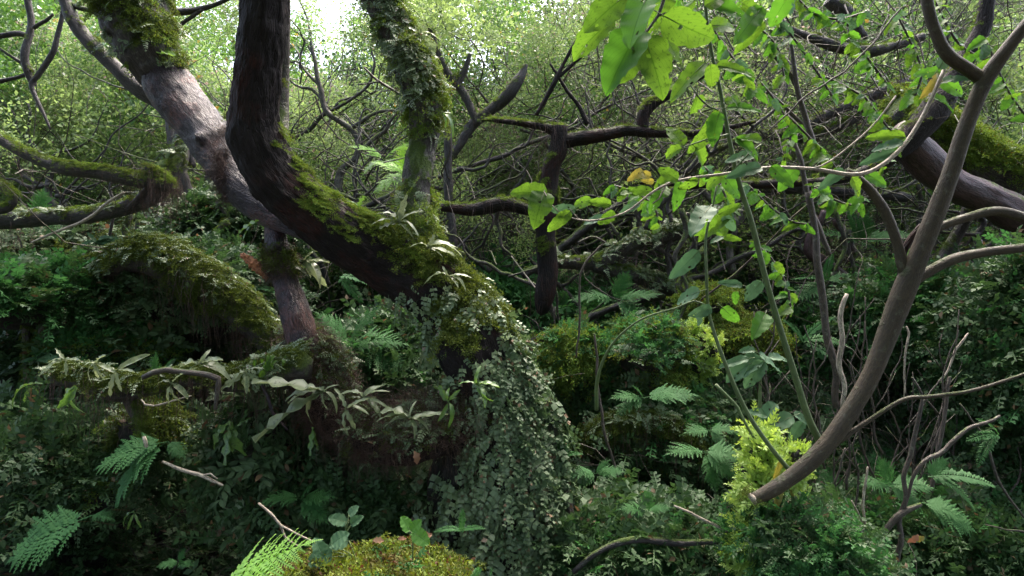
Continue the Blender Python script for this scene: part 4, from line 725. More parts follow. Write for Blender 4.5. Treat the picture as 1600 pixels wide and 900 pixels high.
# the log that carries them
lg = branch('fern_log', 'sagging log laden with pale strap ferns, jutting out over the dark bank', 'log', [Z(3.3, (80, 585, 14), (130, 590, 18), (190, 605, 20), (240, 600, 15), (300, 590, 14), (360, 600, 18), (420, 590, 22), (470, 570, 24))], mat='bark_mossy', moss=380, mkey='dark_moss_tuft', ferns=60, hangm=40, zmin=-.2, ms=(.3, .7))
branch('brown_root', 'bare brown root looping over the fern-laden log', 'root', [Z(3.1, (222, 590, 4), (238, 582, 5), (258, 577, 5), (290, 580, 5), (325, 586, 5), (340, 592, 5), (338, 615, 4), (336, 640, 3))], mat='twig')
branch('mossy_limb', 'mossy leaning stick joining the fern-laden log to the bank', 'tree limb', [Z(3.3, (195, 610, 12), (205, 640, 11), (222, 668, 9), (228, 690, 6))], moss=90, mat='bark_mossy')

# ------------------------------------------------------------------ bracken-like ferns
BF = {}
for m_ in ('leaf_bracken', 'leaf_bright_fern'): BF[m_] = [MB().add(*T).mesh('frond', [M[m_]]) for T in bip + simple]
FE = [
 (262, 690, 3.1, 'leaf_bracken', [(190, 110, .2, 0), (215, 120, .3, 1), (-25, 40, .4, 0)], 'blue-green lacy fern arching above the broken pale twig'),
 (145, 805, 3.0, 'leaf_bracken', [(200, 140, .2, 0), (15, 40, .4, 1)], 'lacy fern spearing out low at the left frame edge'),
 (280, 880, 2.9, 'leaf_bracken', [(20, 34, .6, 0), (160, 30, .6, 1), (70, 30, .5, 0)], 'tiny fern in the black hollow above the bottom edge'),
 (330, 945, 1.9, 'leaf_bright_fern', [(43, 185, .1, 0)], 'bright lime fern frond rising from the bottom edge beside the moss boulder'),
 (545, 540, 3.8, 'leaf_bracken', [(120, 70, .3, 0), (60, 80, .2, 0), (20, 90, .2, 1), (-10, 100, .3, 0), (150, 60, .3, 1), (-40, 70, .5, 1), (190, 50, .5, 0)], 'fresh green lacy fern glowing in the hollow under the arching trunk'),
 (530, 432, 4.6, 'leaf_bracken', [(0, 60, .3, 3), (-40, 55, .4, 3)], 'single dark lacy frond touching the underside of the arching trunk'),
 (1005, 622, 3.7, 'leaf_bracken', [(165, 55, .4, 0), (15, 80, .2, 0), (190, 50, .4, 1), (120, 30, .5, 0)], 'flat lacy fern held out over the dark middle bank'),
 (1100, 705, 3.1, 'leaf_bracken', [(165, 70, .5, 0), (10, 60, .5, 1), (-70, 60, .7, 0), (-30, 60, .6, 0)], 'triangular lacy fern left of the yellow-green sprigs'),
 (1108, 672, 3.3, 'leaf_bracken', [(170, 45, .5, 0), (20, 40, .5, 1), (-40, 36, .5, 0)], 'small lacy fern just above the triangular one'),
 (930, 740, 3.35, 'leaf_bracken', [(20, 45, .4, 0), (160, 50, .4, 1), (60, 34, .4, 0), (200, 34, .5, 0)], 'lacy fern by the right flank of the ferny trunk'),
 (872, 715, 3.3, 'leaf_bracken', [(30, 40, .4, 3), (140, 36, .4, 4), (80, 36, .4, 0)], 'narrow little fern close against the ferny trunk'),
 (1390, 760, 3.0, 'leaf_bracken', [(160, 55, .4, 0), (110, 50, .3, 0), (20, 60, .4, 1), (-30, 50, .6, 0)], 'grey-green lacy fern behind the thin forked saplings'),
 (1450, 745, 3.05, 'leaf_bracken', [(10, 95, .3, 3), (-10, 80, .4, 4), (60, 40, .3, 0)], 'blue-green fern sweeping towards the frame edge'),
 (1440, 785, 3.2, 'leaf_bracken', [(-20, 80, .4, 0), (-5, 60, .5, 1)], 'yellow-green fern lying over the pale fallen stick'),
 (1255, 535, 4.2, 'leaf_bracken', [(60, 60, .3, 3), (20, 70, .3, 4), (-20, 60, .5, 3), (120, 50, .3, 3)], 'ladder-leaved fern behind the green canes'),
 (1340, 380, 5.6, 'leaf_bracken', [(20, 80, .3, 0), (150, 70, .3, 1), (70, 50, .2, 0), (-20, 60, .4, 3), (100, 60, .3, 4)], 'fern in the light behind the pale grey fork'),
 (1390, 420, 5.4, 'leaf_bright_fern', [(10, 60, .3, 3), (60, 60, .3, 4), (150, 60, .3, 3)], 'bright fern low behind the pale grey fork'),
 (440, 460, 4.6, 'leaf_bracken', [(20, 45, .4, 0), (150, 45, .4, 3), (-20, 40, .5, 1)], 'shaded fern just behind the purple stem'),
 (1290, 440, 5.2, 'leaf_bracken', [(200, 60, .3, 0), (160, 60, .3, 3), (20, 50, .3, 1), (90, 45, .3, 4)], 'fern among the brown loop limb and canes'),
 (640, 275, 5.0, 'leaf_bright_fern', [(150, 60, .3, 0), (100, 50, .2, 0), (190, 60, .4, 1), (60, 40, .3, 3)], 'sunny fern behind the mossy upright limb'),
 (60, 345, 4.9, 'leaf_bracken', [(20, 60, .3, 0), (150, 60, .3, 1), (80, 50, .2, 0), (-20, 50, .4, 1)], 'shaded lacy fern low at the frame edge under the level limb'),
 (170, 455, 4.5, 'leaf_bracken', [(30, 70, .3, 0), (160, 60, .3, 1), (100, 50, .3, 3), (-10, 60, .4, 0)], 'lacy fern in front of the large fern hummock, on its outer side'),
 (315, 425, 4.3, 'leaf_bracken', [(20, 50, .4, 3), (150, 55, .4, 4), (70, 45, .3, 3), (-30, 50, .5, 4)], 'ladder-leaved fern on the crown of the large fern hummock'),
 (250, 590, 3.6, 'leaf_bracken', [(60, 40, .3, 0), (110, 40, .3, 1), (20, 45, .4, 0)], 'small feathery fern peeping over the fern-laden log'),
 (470, 780, 3.2, 'leaf_bracken', [(20, 60, .4, 0), (160, 60, .4, 1), (-20, 60, .6, 0), (60, 40, .4, 0)], 'dim lacy fern spread behind the moss boulder'),
 (720, 830, 2.7, 'leaf_bracken', [(30, 40, .4, 3), (150, 40, .4, 4), (80, 36, .4, 3)], 'little ladder-leaved fern between moss boulder and trunk foot'),
 (1010, 800, 3.0, 'leaf_bracken', [(30, 40, .4, 0), (150, 45, .4, 1), (90, 36, .3, 0)], 'small lacy fern just above the black fallen branch'),
 (1560, 680, 3.2, 'leaf_bracken', [(170, 60, .4, 3), (200, 60, .4, 4), (130, 50, .3, 3)], 'ladder-leaved fern below the thin arching branch at the frame edge'),
 (960, 470, 5.0, 'leaf_bracken', [(20, 70, .3, 0), (160, 70, .3, 1), (70, 50, .3, 0), (-20, 70, .5, 1)], 'shaded fern under the forked mossy limb'),
 (600, 250, 5.6, 'leaf_bright_fern', [(40, 50, .3, 0), (140, 55, .3, 1), (-10, 50, .4, 0), (200, 40, .4, 1)], 'sunny leafy fern left of the mossy upright limb')]
for a, b, y, k_, fr, lab in FE:
    fan('lacy_fern', 'fern', P(a, b, y), lab, BF[k_], [(f[0], f[1], f[2], rg.normal(0, .4), f[3]) for f in fr], group='lacy ferns', Y=y)

# ------------------------------------------------------------------ broad leaves and the canes that carry them
def broad(w_, cup, curl, twist, mat, seed, nu=17, nv=9, base=.35, nm='leaf'):
    u = np.linspace(0, 1, nu); v = np.linspace(-1, 1, nv); U, V_ = np.meshgrid(u, v, indexing='ij'); r = np.random.default_rng(seed)
    pr = (np.clip(U, 0, 1) ** base) * (1 - U) ** .62; pr = pr / pr.max(); pr[-1] = .0; pr = pr * (1 + .03 * np.sin(U * 60 + seed) + .05 * np.sin(U * 23 + 2 * seed + V_))
    x = V_ * w_ * .5 * pr; z = cup * w_ * np.abs(V_) ** 1.3 * pr - curl * U ** 2 + .02 * np.sin(U * 14 + V_ * 3 + seed) * np.abs(V_)
    z = z + .035 * np.cos(U * 2 * math.pi * 4.5) * np.abs(V_) * w_ ; y = U - .12 * curl * U ** 2
    a = twist * U; X = x * np.cos(a) - 0 * z; Zz = z + x * np.sin(a)
    P_ = np.stack([X, y, Zz], -1).reshape(-1, 3); i, j = np.meshgrid(np.arange(nu - 1), np.arange(nv - 1), indexing='ij'); b_ = (i * nv + j).ravel()
    F = np.stack([b_, b_ + 1, b_ + nv + 1, b_ + nv], 1); F = np.delete(F, [int(h_) for h_ in r.integers(8, len(F) - 8, (0, 2, 1, 3, 0, 2, 1)[seed % 7])] + ([0 + 8 * int(r.integers(3, 13))] if seed % 2 else []), 0); A = np.stack([U.ravel(), V_.ravel(), np.full(U.size, .5)], 1); mb_ = MB().add(P_, F, A)
    Vt, Ft, At, cf_ = tube([[0, .3, -.004, .006], [0, 0, 0, .01], [0, -.1, -.015, .01], [.01, -.2, -.05, .011]], seg=5, step=.2); mb_.add(Vt, Ft, At, 1)
    return mb_.mesh(nm, [M[mat], M['stem_green']])
BL = {}
for m_ in ('leaf_hero', 'leaf_glossy', 'leaf_deep', 'leaf_yellow'): BL[m_] = [(w_, broad(w_, cu, cl, tw, m_, q)) for q, (w_, cu, cl, tw) in enumerate(((.36, .15, .1, .2), (.45, .12, .2, -.3), (.55, .1, .12, .25), (.62, .08, .25, -.2), (.75, .07, .1, .1), (.5, .2, .3, .5), (.4, .1, .35, -.5), (.56, .22, .2, -.4), (.6, .14, .4, .3), (.34, .2, .28, .4), (.47, .05, .12, .35)))]
def put_leaf(parent, b, t, Y, w_=.55, mat='leaf_hero', dy=0., face=None, part='leaf'):
    A_ = P(b[0], b[1], Y); B_ = P(t[0], t[1], Y + dy); d = B_ - A_; L_ = np.linalg.norm(d)
    nn = np.array(face if face is not None else [rg.normal(0, .35), -1., rg.normal(.25, .35)]); Rm = frames(d[None], nn[None])[0]
    ms_ = BL[mat]; q = min(range(len(ms_)), key=lambda i: abs(ms_[i][0] - w_) + .16 * rg.random())
    o = link(part, ms_[q][1], parent, loc=(0, 0, 0)); o.matrix_basis = Matrix.Translation(Vector(A_) - parent.location) @ Matrix(Rm.tolist()).to_4x4() @ Matrix.Diagonal((L_ * w_ / ms_[q][0], L_, L_, 1)); return o
def stems(parent, pls, mat='stem_green', name='stem'):
    for pl in pls: limb(parent, pl, name=name, mat=mat, seg=10, step=.03, amp=.06, ridge=0, seed=int(rg.integers(99)))
# overhanging branch with the big backlit leaves
t_ = thing('leafy_branch', P(1040, -60, 1.8), 'cluster of big backlit lime leaves hanging down at the top centre', 'branch')
stems(t_, [Z(1.8, (1075, -120, 4), (1040, -10, 3), (1028, 25, 2.5), (1010, 50, 2), (1004, 58, 2)), Z(1.8, (1040, -10, 2), (1000, -5, 1.5), (965, -12, 1.5)), Z(1.82, (1030, 25, 1.5), (1040, 20, 1.2))], 'twig', 'branch')
for b, t, w_, y, m_ in (((985, -12), (911, 40), .62, 1.78, 'leaf_hero'), ((1018, -16), (972, 59), .62, 1.72, 'leaf_deep'), ((960, 30), (886, 82), .5, 1.85, 'leaf_hero'), ((1000, 45), (942, 139), .6, 1.79, 'leaf_deep'), ((1012, 60), (966, 126), .55, 1.83, 'leaf_hero'), ((1004, 58), (1044, 137), .62, 1.8, 'leaf_hero'), ((1036, 24), (1122, 72), .56, 1.74, 'leaf_hero'), ((1030, 25), (1010, 62), .45, 1.88, 'leaf_hero'), ((1036, 55), (1068, 98), .5, 1.86, 'leaf_hero'), ((1045, -10), (1022, 28), .6, 1.84, 'leaf_hero'), ((1060, 0), (1052, 45), .5, 1.9, 'leaf_deep')):
    put_leaf(t_, b, t, y, w_, m_, dy=rg.normal(0, .03))
# green cane A with opposite leaves
ca = thing('leafy_cane', P(1282, 692, 2.3), 'tall green cane rising from the grey sapling to the top, bearing broad bright leaves', 'plant')
caneA = [(1282, 692), (1262, 650), (1240, 580), (1215, 500), (1195, 430), (1175, 350), (1155, 285), (1140, 220), (1125, 140), (1108, 60), (1096, -60)]
stems(ca, [[(a, b, 2.55 - .45 * i / 10, 5.5 - .3 * i) for i, (a, b) in enumerate(caneA)]])
for b, t, w_, m_ in (((1103, 97), (1045, 150), .42, 'leaf_hero'), ((1110, 100), (1114, 140), .55, 'leaf_hero'), ((1118, 103), (1188, 110), .34, 'leaf_hero'), ((1108, 40), (1162, 38), .36, 'leaf_hero'), ((1195, 34), (1146, 84), .28, 'leaf_hero'), ((1190, 12), (1150, 62), .3, 'leaf_deep'), ((1100, 10), (1140, -12), .5, 'leaf_hero'), ((1112, 5), (1170, 22), .45, 'leaf_deep'), ((1085, 0), (1062, 28), .5, 'leaf_hero'), ((1160, 5), (1196, 28), .5, 'leaf_hero'), ((1235, -12), (1200, 46), .5, 'leaf_deep'), ((1090, 148), (1085, 182), .7, 'leaf_hero'), ((1122, 172), (1102, 200), .5, 'leaf_hero'), ((1124, 176), (1108, 225), .5, 'leaf_deep'), ((1132, 160), (1155, 152), .4, 'leaf_hero'), ((1136, 168), (1190, 165), .4, 'leaf_deep'), ((1068, 228), (1045, 194), .72, 'leaf_hero'), ((1120, 196), (1076, 238), .42, 'leaf_hero'), ((1086, 230), (1106, 258), .55, 'leaf_hero'), ((1066, 232), (1032, 244), .45, 'leaf_hero'), ((1190, 222), (1142, 210), .5, 'leaf_hero'), ((1150, 215), (1190, 245), .5, 'leaf_deep'), ((1186, 240), (1132, 248), .4, 'leaf_glossy'), ((1190, 262), (1140, 268), .35, 'leaf_glossy'), ((1142, 150), (1168, 178), .45, 'leaf_hero')):
    put_leaf(ca, b, t, 2.1 + rg.normal(0, .05), w_, m_, dy=rg.normal(0, .04))
stems(ca, [Z(2.12, (1123, 172, 1.5), (1110, 168, 1.5), (1094, 155, 1.5), (1078, 132, 1)), Z(2.12, (1138, 210, 1.5), (1110, 216, 1.2), (1068, 230, 1)), Z(2.12, (1150, 262, 1.5), (1170, 240, 1.2), (1190, 225, 1))], name='side_stem')
# horizontal twig with leaves across the middle
tw = thing('leafy_twig', P(1345, 272, 2.3), 'long pale level twig crossing before the limbs, strung with broad leaves', 'branch')
stems(tw, [[(1475, 110, 2.35, 3), (1440, 185, 2.35, 3.2), (1400, 240, 2.33, 3.5), (1345, 272, 2.3, 3.5), (1270, 264, 2.28, 3), (1200, 262, 2.25, 2.6), (1130, 272, 2.22, 2.2), (1060, 282, 2.2, 2), (1020, 300, 2.2, 1.8), (975, 333, 2.18, 1.6), (920, 345, 2.16, 1.4), (872, 335, 2.15, 1)], Z(2.2, (1040, 290, 1.4), (1030, 310, 1), (1020, 318, 1)), Z(2.15, (880, 338, 1), (862, 320, 1), (850, 300, 1)), Z(2.16, (905, 343, 1), (890, 326, .8)), Z(2.28, (1270, 264, 1.6), (1300, 250, 1.4), (1360, 200, 1.2), (1400, 150, 1.2))], 'pale_twig')
for b, t, w_, m_ in (((856, 306), (806, 290), .55, 'leaf_hero'), ((850, 300), (836, 342), .62, 'leaf_hero'), ((892, 330), (854, 362), .4, 'leaf_hero'), ((900, 328), (858, 326), .42, 'leaf_glossy'), ((925, 312), (890, 322), .4, 'leaf_hero'), ((955, 320), (920, 312), .45, 'leaf_hero'), ((960, 330), (935, 352), .55, 'leaf_hero'), ((1000, 318), (965, 332), .38, 'leaf_glossy'), ((945, 340), (905, 345), .4, 'leaf_glossy'), ((1020, 300), (985, 296), .45, 'leaf_hero'), ((1030, 305), (1048, 280), .6, 'leaf_hero'), ((1035, 300), (1012, 330), .5, 'leaf_deep'), ((1060, 282), (1030, 262), .55, 'leaf_hero'), ((1064, 284), (1055, 330), .45, 'leaf_deep'), ((1018, 276), (994, 270), .5, 'leaf_yellow'), ((1022, 284), (1002, 282), .45, 'leaf_yellow'), ((1006, 268), (985, 276), .5, 'leaf_yellow'), ((1052, 275), (1022, 290), .5, 'leaf_hero'), ((1090, 278), (1060, 300), .45, 'leaf_hero'), ((1130, 270), (1100, 296), .5, 'leaf_hero'), ((1128, 272), (1160, 312), .45, 'leaf_deep'), ((1205, 260), (1240, 292), .45, 'leaf_deep'), ((1245, 262), (1215, 300), .5, 'leaf_deep'), ((1320, 266), (1280, 292), .35, 'leaf_glossy'), ((1330, 276), (1350, 312), .5, 'leaf_hero'), ((1350, 270), (1390, 292), .4, 'leaf_deep'), ((1415, 215), (1355, 208), .35, 'leaf_hero'), ((1412, 222), (1360, 232), .38, 'leaf_glossy'), ((1400, 238), (1345, 250), .3, 'leaf_glossy'), ((1465, 130), (1510, 112), .42, 'leaf_glossy'), ((1466, 108), (1492, 70), .4, 'leaf_glossy'), ((1470, 118), (1448, 145), .3, 'leaf_yellow'), ((1472, 112), (1425, 115), .45, 'leaf_deep'), ((1470, 125), (1512, 150), .5, 'leaf_deep'), ((1455, 150), (1500, 168), .5, 'leaf_deep')):
    put_leaf(tw, b, t, 2.2 + (b[0] - 1000) * .0004 + rg.normal(0, .03), w_, m_, dy=rg.normal(0, .04))
# cane B with drooping glossy leaves
cb = thing('leafy_cane', P(1245, 745, 2.5), 'slim dark cane with drooping blue-green glossy leaves below the level twig', 'plant')
stems(cb, [[(1245, 748, 2.55, 4), (1205, 700, 2.5, 3.6), (1165, 640, 2.5, 3.4), (1130, 560, 2.45, 3), (1108, 490, 2.45, 2.6), (1104, 430, 2.4, 2.4), (1103, 370, 2.4, 2), (1112, 330, 2.4, 1.8), (1120, 290, 2.4, 1.4)], [(1108, 480, 2.45, 1.6), (1085, 470, 2.4, 1.4), (1060, 480, 2.4, 1.2), (1000, 500, 2.5, 1.5), (955, 540, 2.6, 2), (934, 590, 2.7, 2.6), (932, 640, 2.8, 3)]], 'stem_green')
for b, t, w_, m_ in (((1110, 322), (1080, 358), .5, 'leaf_glossy'), ((1122, 335), (1160, 318), .36, 'leaf_hero'), ((1118, 330), (1092, 376), .42, 'leaf_hero'), ((1130, 336), (1152, 366), .42, 'leaf_glossy'), ((1142, 332), (1090, 375), .3, 'leaf_hero'), ((1092, 392), (1050, 436), .4, 'leaf_glossy'), ((1094, 455), (1048, 472), .42, 'leaf_glossy'), ((1092, 480), (1096, 510), .8, 'leaf_glossy'), ((1112, 482), (1078, 492), .5, 'leaf_glossy'), ((1190, 440), (1164, 470), .5, 'leaf_glossy'), ((1160, 446), (1122, 440), .35, 'leaf_glossy'), ((1165, 452), (1192, 440), .4, 'leaf_glossy'), ((1150, 455), (1148, 478), .5, 'leaf_deep'), ((1128, 480), (1160, 510), .45, 'leaf_deep'), ((1196, 490), (1180, 525), .5, 'leaf_deep')):
    put_leaf(cb, b, t, 2.42 + rg.normal(0, .03), w_, m_, dy=rg.normal(0, .04))
# big glossy low leaves
t_ = thing('broad_leaf_plant', P(1180, 600, 3.3), 'low plant of large overlapping glossy leaves in the shade beside the canes', 'plant')
for b, t, w_ in (((1190, 560), (1130, 588), .5), ((1185, 552), (1225, 580), .45), ((1180, 548), (1155, 545), .5), ((1195, 565), (1160, 605), .5), ((1200, 558), (1240, 560), .5), ((1170, 560), (1122, 572), .3)): put_leaf(t_, b, t, 3.2 + rg.normal(0, .05), w_, 'leaf_glossy', face=[rg.normal(0, .3), -.7, .8])
limb(t_, Z(3.3, (1190, 552, 2), (1188, 600, 2), (1186, 660, 3)), name='stem', mat='stem_green', seg=8)
t_ = thing('broad_leaf_plant', P(1225, 690, 3.1), 'deep green plant with wide arching leaves just above the sapling', 'plant')
for b, t, w_ in (((1240, 650), (1190, 672), .5), ((1240, 645), (1268, 662), .45), ((1215, 632), (1180, 655), .6), ((1255, 660), (1232, 690), .5), ((1205, 650), (1170, 640), .5)): put_leaf(t_, b, t, 3.05 + rg.normal(0, .05), w_, 'leaf_glossy', face=[rg.normal(0, .3), -.7, .8])
limb(t_, Z(3.1, (1235, 652, 2), (1232, 700, 2.5), (1230, 760, 3)), name='stem', mat='stem_green', seg=8)
t_ = thing('yellow_plant', P(1215, 740, 2.75), 'withering yellow blades hanging round the sapling near its cut end', 'plant')
for b, t, w_ in (((1218, 720), (1208, 765), .26), ((1222, 745), (1212, 800), .24), ((1240, 740), (1236, 782), .35), ((1228, 740), (1240, 775), .3), ((1212, 770), (1214, 815), .25)): put_leaf(t_, b, t, 2.75 + rg.normal(0, .03), w_, 'leaf_yellow', face=[rg.normal(0, .5), -1, .1])
for a, b, y, lab in ((150, 378, 4.4, 'grey-green broad leaves lit from above under the thick level limb'), (235, 392, 4.4, 'cluster of shining broad leaves on the near rim of the large hummock'), (60, 560, 3.9, 'dark glossy leaves in the shade outside the fern-laden log')):
    t_ = thing('broad_leaf_plant', P(a, b + 30, y), lab, 'plant')
    for q in range(7):
        an = rg.uniform(-.3, 3.4); ln = rg.uniform(24, 40); put_leaf(t_, (a, b), (a + math.cos(an) * ln, b - .5 * math.sin(an) * ln), y + rg.normal(0, .04), rg.uniform(.35, .5), 'leaf_glossy', dy=-.05, face=[rg.normal(0, .3), -.6, .9])
    limb(t_, Z(y, (a, b, 1.4), (a + 2, b + 30, 1.8), (a, b + 60, 2)), name='stem', mat='stem_green', seg=7)
# small glossy leaves by the moss boulder, lobed leaves, dead leaves
for a, b, y, specs, lab in ((555, 868, 2.2, [((520, 862), (478, 880), .75), ((518, 850), (545, 832), .8), ((505, 870), (492, 840), .7), ((545, 845), (512, 852), .7)], 'pale heart-shaped leaves lying on the near slope of the moss boulder'),
    (540, 830, 2.5, [((540, 815), (512, 808), .7), ((545, 805), (560, 790), .8), ((548, 820), (566, 805), .65), ((545, 812), (530, 822), .6)], 'small upright seedling with round leaves behind the moss boulder'),
    (645, 835, 2.2, [((640, 830), (628, 806), .85), ((642, 830), (658, 812), .8), ((645, 832), (672, 850), .8), ((640, 832), (662, 826), .7)], 'dark green heart-leaved sprig on the crest of the moss boulder')):
    t_ = thing('seedling', P(a, b, y), lab, 'plant')
    for b_, t2, w_ in specs: put_leaf(t_, b_, t2, y + rg.normal(0, .02), w_, 'leaf_glossy' if 'pale' in lab or 'upright' in lab else 'leaf_deep', face=[rg.normal(0, .3), -.7, .7])
    for b_, t2, w_ in specs: limb(t_, Z(y, (b_[0], b_[1], .8), (a, b + 5, 1), (a, b + 40, 1.2)), name='stem', mat='stem_green', seg=6)
for (a, b, y, s_, lab, m_) in ((675, 835, 2.25, 26, 'brown curled dead leaf behind the heart-leaved sprig', 'dead'), (600, 845, 2.15, 20, 'tan dead leaf flat on the moss boulder top', 'dead'), (622, 842, 2.15, 14, 'small tan dead leaf flat on the moss boulder crest', 'dead'), (647, 705, 3.1, 24, 'orange dead leaf dangling under the low limb', 'dead'), (1434, 835, 3.1, 22, 'tan curled dead leaf on the leafy slope near the lower corner', 'dead'), (1444, 838, 3.15, 18, 'yellowing round leaf beside the tan curled dead leaf', 'leaf_yellow'), (1418, 715, 3.4, 22, 'rusty dead leaf behind the thin forked saplings', 'dead')):
    d = nrm(np.array([[rg.normal(0, .6), -.3, -1. if b > 650 and y > 3 else .1 + .3 * rg.normal()]])); L_ = R_(s_, y)
    o = link('dead_leaf', ST[m_][2], None, lab, 'leaf'); o.matrix_basis = Matrix.Translation(Vector(P(a, b, y))) @ Matrix(frames(d, np.array([[.2, -.8, .5]]))[0].tolist()).to_4x4() @ Matrix.Diagonal((L_ * 1.9, L_, L_, 1))
# bright green round-leaved sprig on the log
t_ = thing('green_sprig', P(430, 570, 3.2), 'bright green round-leaved sprig at the inner end of the fern-laden log', 'plant')
for q in range(16):
    a, b = 400 + rg.uniform(0, 46), 560 + rg.uniform(-4, 20); put_leaf(t_, (a, b), (a + rg.normal(0, 6), b + rg.uniform(4, 13) * rg.choice([-1, 1])), 3.15, .65, 'leaf_hero')
limb(t_, Z(3.18, (395, 575, 1.2), (420, 566, 1), (446, 578, 1)), name='stem', mat='stem_green', seg=6)
# broad leaves scattered through the upper right
zone_l = [((1240, 100), 'broad-leaved twig high above the level pale twig', 2.9, [(1205, 20), (1240, 60), (1275, 110), (1300, 150)]), ((1330, 90), 'broad-leaved twig around the black knotted limb', 3.1, [(1300, 20), (1330, 60), (1355, 90), (1385, 130)]), ((1420, 90), 'leafy twig between the black limb and the grey sapling top', 3.0, [(1400, 20), (1420, 60), (1440, 110), (1430, 150)]), ((1260, 220), 'leafy twig hanging before the mossy climbing limb', 3.1, [(1230, 180), (1260, 210), (1290, 240), (1310, 270)]),
    ((1200, 330), 'leafy shoot just under the level pale twig', 2.9, [(1170, 290), (1200, 320), (1235, 345), (1260, 350)]), ((1310, 320), 'leafy shoot by the pale grey side branch', 2.7, [(1270, 290), (1300, 310), (1330, 320), (1350, 310)]), ((1480, 60), 'leafy twig in front of the black limb at the top', 3.2, [(1460, 0), (1480, 40), (1500, 70), (1530, 90)]), ((1130, 90), 'leafy twig behind the lime leaf cluster', 2.8, [(1100, 20), (1130, 70), (1160, 110), (1180, 140)]), ((1215, 420), 'leafy shoot beside the tall green cane', 3.0, [(1180, 380), (1210, 410), (1230, 450), (1235, 480)]), ((1570, 130), 'leafy twig beyond the grey sapling near the frame edge', 2.6, [(1540, 60), (1560, 110), (1580, 150), (1610, 190)])]
zone_l += [((1180, 60), 'leafy twig in the gap right of the tall green cane top', 3.3, [(1160, 0), (1185, 40), (1215, 75), (1225, 120)]), ((1270, 30), 'leafy twig along the top edge before the black knotted limb', 3.0, [(1240, -10), (1270, 20), (1310, 30), (1350, 20)]), ((1390, 200), 'leafy twig between black limb and pale twig', 3.0, [(1350, 150), (1380, 190), (1400, 220), (1380, 260)]), ((1130, 300), 'leafy shoot where the two canes cross', 2.9, [(1100, 260), (1125, 290), (1140, 330), (1130, 370)]), ((1000, 300), 'leafy shoot hanging from the thin end of the level twig', 2.7, [(960, 290), (990, 300), (1020, 320), (1030, 350)]), ((1225, 180), 'leafy twig over the crossing thin dark stems', 3.2, [(1190, 130), (1220, 170), (1235, 210), (1225, 250)]), ((1340, 150), 'leafy twig in the middle of the upper tangle', 3.3, [(1290, 120), (1330, 140), (1360, 160), (1370, 190)])]
for (a, b), lab, y, pl in zone_l:
    t_ = thing('leafy_twig', P(a, b, y), lab, 'branch', 'broad-leaved twigs upper right'); limb(t_, Z(y, *[(q[0], q[1], 1.8) for q in pl]), name='stem', mat='twig', seg=7)
    C_ = resample([[q[0], q[1], 0, 0] for q in pl], 9)
    for q in range(len(C_)):
        for sgn in (-1, 1, -1):
            if rg.random() < .8:
                a0 = rg.uniform(.2, 1.3) * sgn + rg.normal(0, .3); ln = rg.uniform(14, 36) * 2.3 / y; bx, by = C_[q][:2]
                put_leaf(t_, (bx, by), (bx + math.sin(a0) * ln, by + .45 * math.cos(a0) * ln + rg.uniform(-8, 14)), y + rg.normal(0, .08), rg.uniform(.38, .62), rg.choice(['leaf_hero', 'leaf_hero', 'leaf_hero', 'leaf_deep', 'leaf_deep', 'leaf_deep', 'leaf_deep', 'leaf_glossy']), dy=rg.normal(0, .025), face=[rg.normal(0, .5), -.9, rg.normal(.35, .4)])

# ------------------------------------------------------------------ grey sapling
sp = thing('grey_sapling', P(1175, 780, 2.5), 'smooth grey-brown sapling curving up from its cut lower end through two forks', 'tree')
main = [(1176, 779, 2.45, 11), (1200, 768, 2.45, 14), (1245, 738, 2.45, 15), (1290, 695, 2.45, 16), (1330, 640, 2.45, 17), (1365, 580, 2.45, 17), (1392, 515, 2.45, 18), (1415, 450, 2.44, 20), (1438, 390, 2.42, 18), (1462, 330, 2.4, 17), (1488, 260, 2.38, 15.5), (1512, 190, 2.36, 15.5), (1540, 125, 2.34, 16), (1575, 75, 2.3, 13), (1620, 20, 2.26, 12), (1700, -60, 2.2, 10)]
main = [(a, b, y, r * .82) for a, b, y, r in main]
limb(sp, main, name='trunk', mat='bark_grey', seg=36, step=.012, amp=.12, ridge=.05, gn=.12, seed=77, bumps=[(P(1300, 680, 2.35), .02, .006), (P(1352, 610, 2.4), .015, .006), (P(1400, 480, 2.35), .02, .006), (P(1225, 745, 2.4), .012, .006), (P(1490, 270, 2.3), .015, .005)])
for pl in (Z(2.44, (1428, 445, 10), (1412, 420, 9), (1402, 380, 8), (1385, 335, 8), (1362, 300, 7), (1340, 278, 6), (1325, 266, 4)), Z(2.43, (1425, 440, 9), (1450, 425, 8), (1490, 405, 8), (1540, 394, 7), (1600, 387, 7), (1680, 375, 6)), Z(2.41, (1450, 362, 8), (1475, 352, 7), (1510, 340, 7), (1555, 330, 7.5), (1600, 340, 8), (1680, 370, 8)), Z(2.35, (1540, 128, 11), (1512, 108, 10), (1480, 85, 10), (1462, 50, 9), (1450, 10, 9), (1440, -60, 8)), Z(2.45, (1310, 690, 5), (1350, 662, 3.5), (1410, 625, 3.2), (1450, 620, 3), (1510, 612, 2.8), (1560, 598, 2.6), (1640, 570, 2)), Z(2.46, (1405, 470, 5), (1408, 430, 5.5), (1412, 395, 5), (1425, 370, 5), (1440, 352, 4)), Z(2.45, (1270, 716, 4), (1282, 695, 5), (1284, 688, 5))):
    limb(sp, pl, name='branch', mat='bark_grey' if pl[0][0] != 1405 else 'bark_dark', seg=18, step=.015, amp=.06, ridge=.03, seed=int(rg.integers(99)))
moss_on(sp, *limb(sp, Z(2.44, (1173, 781, 9), (1176, 779, 11)), name='cut_end', mat='pale_twig', seg=24, step=.01)[1:], 4, 'dark_moss_tuft', .3, .5, zmin=-2)

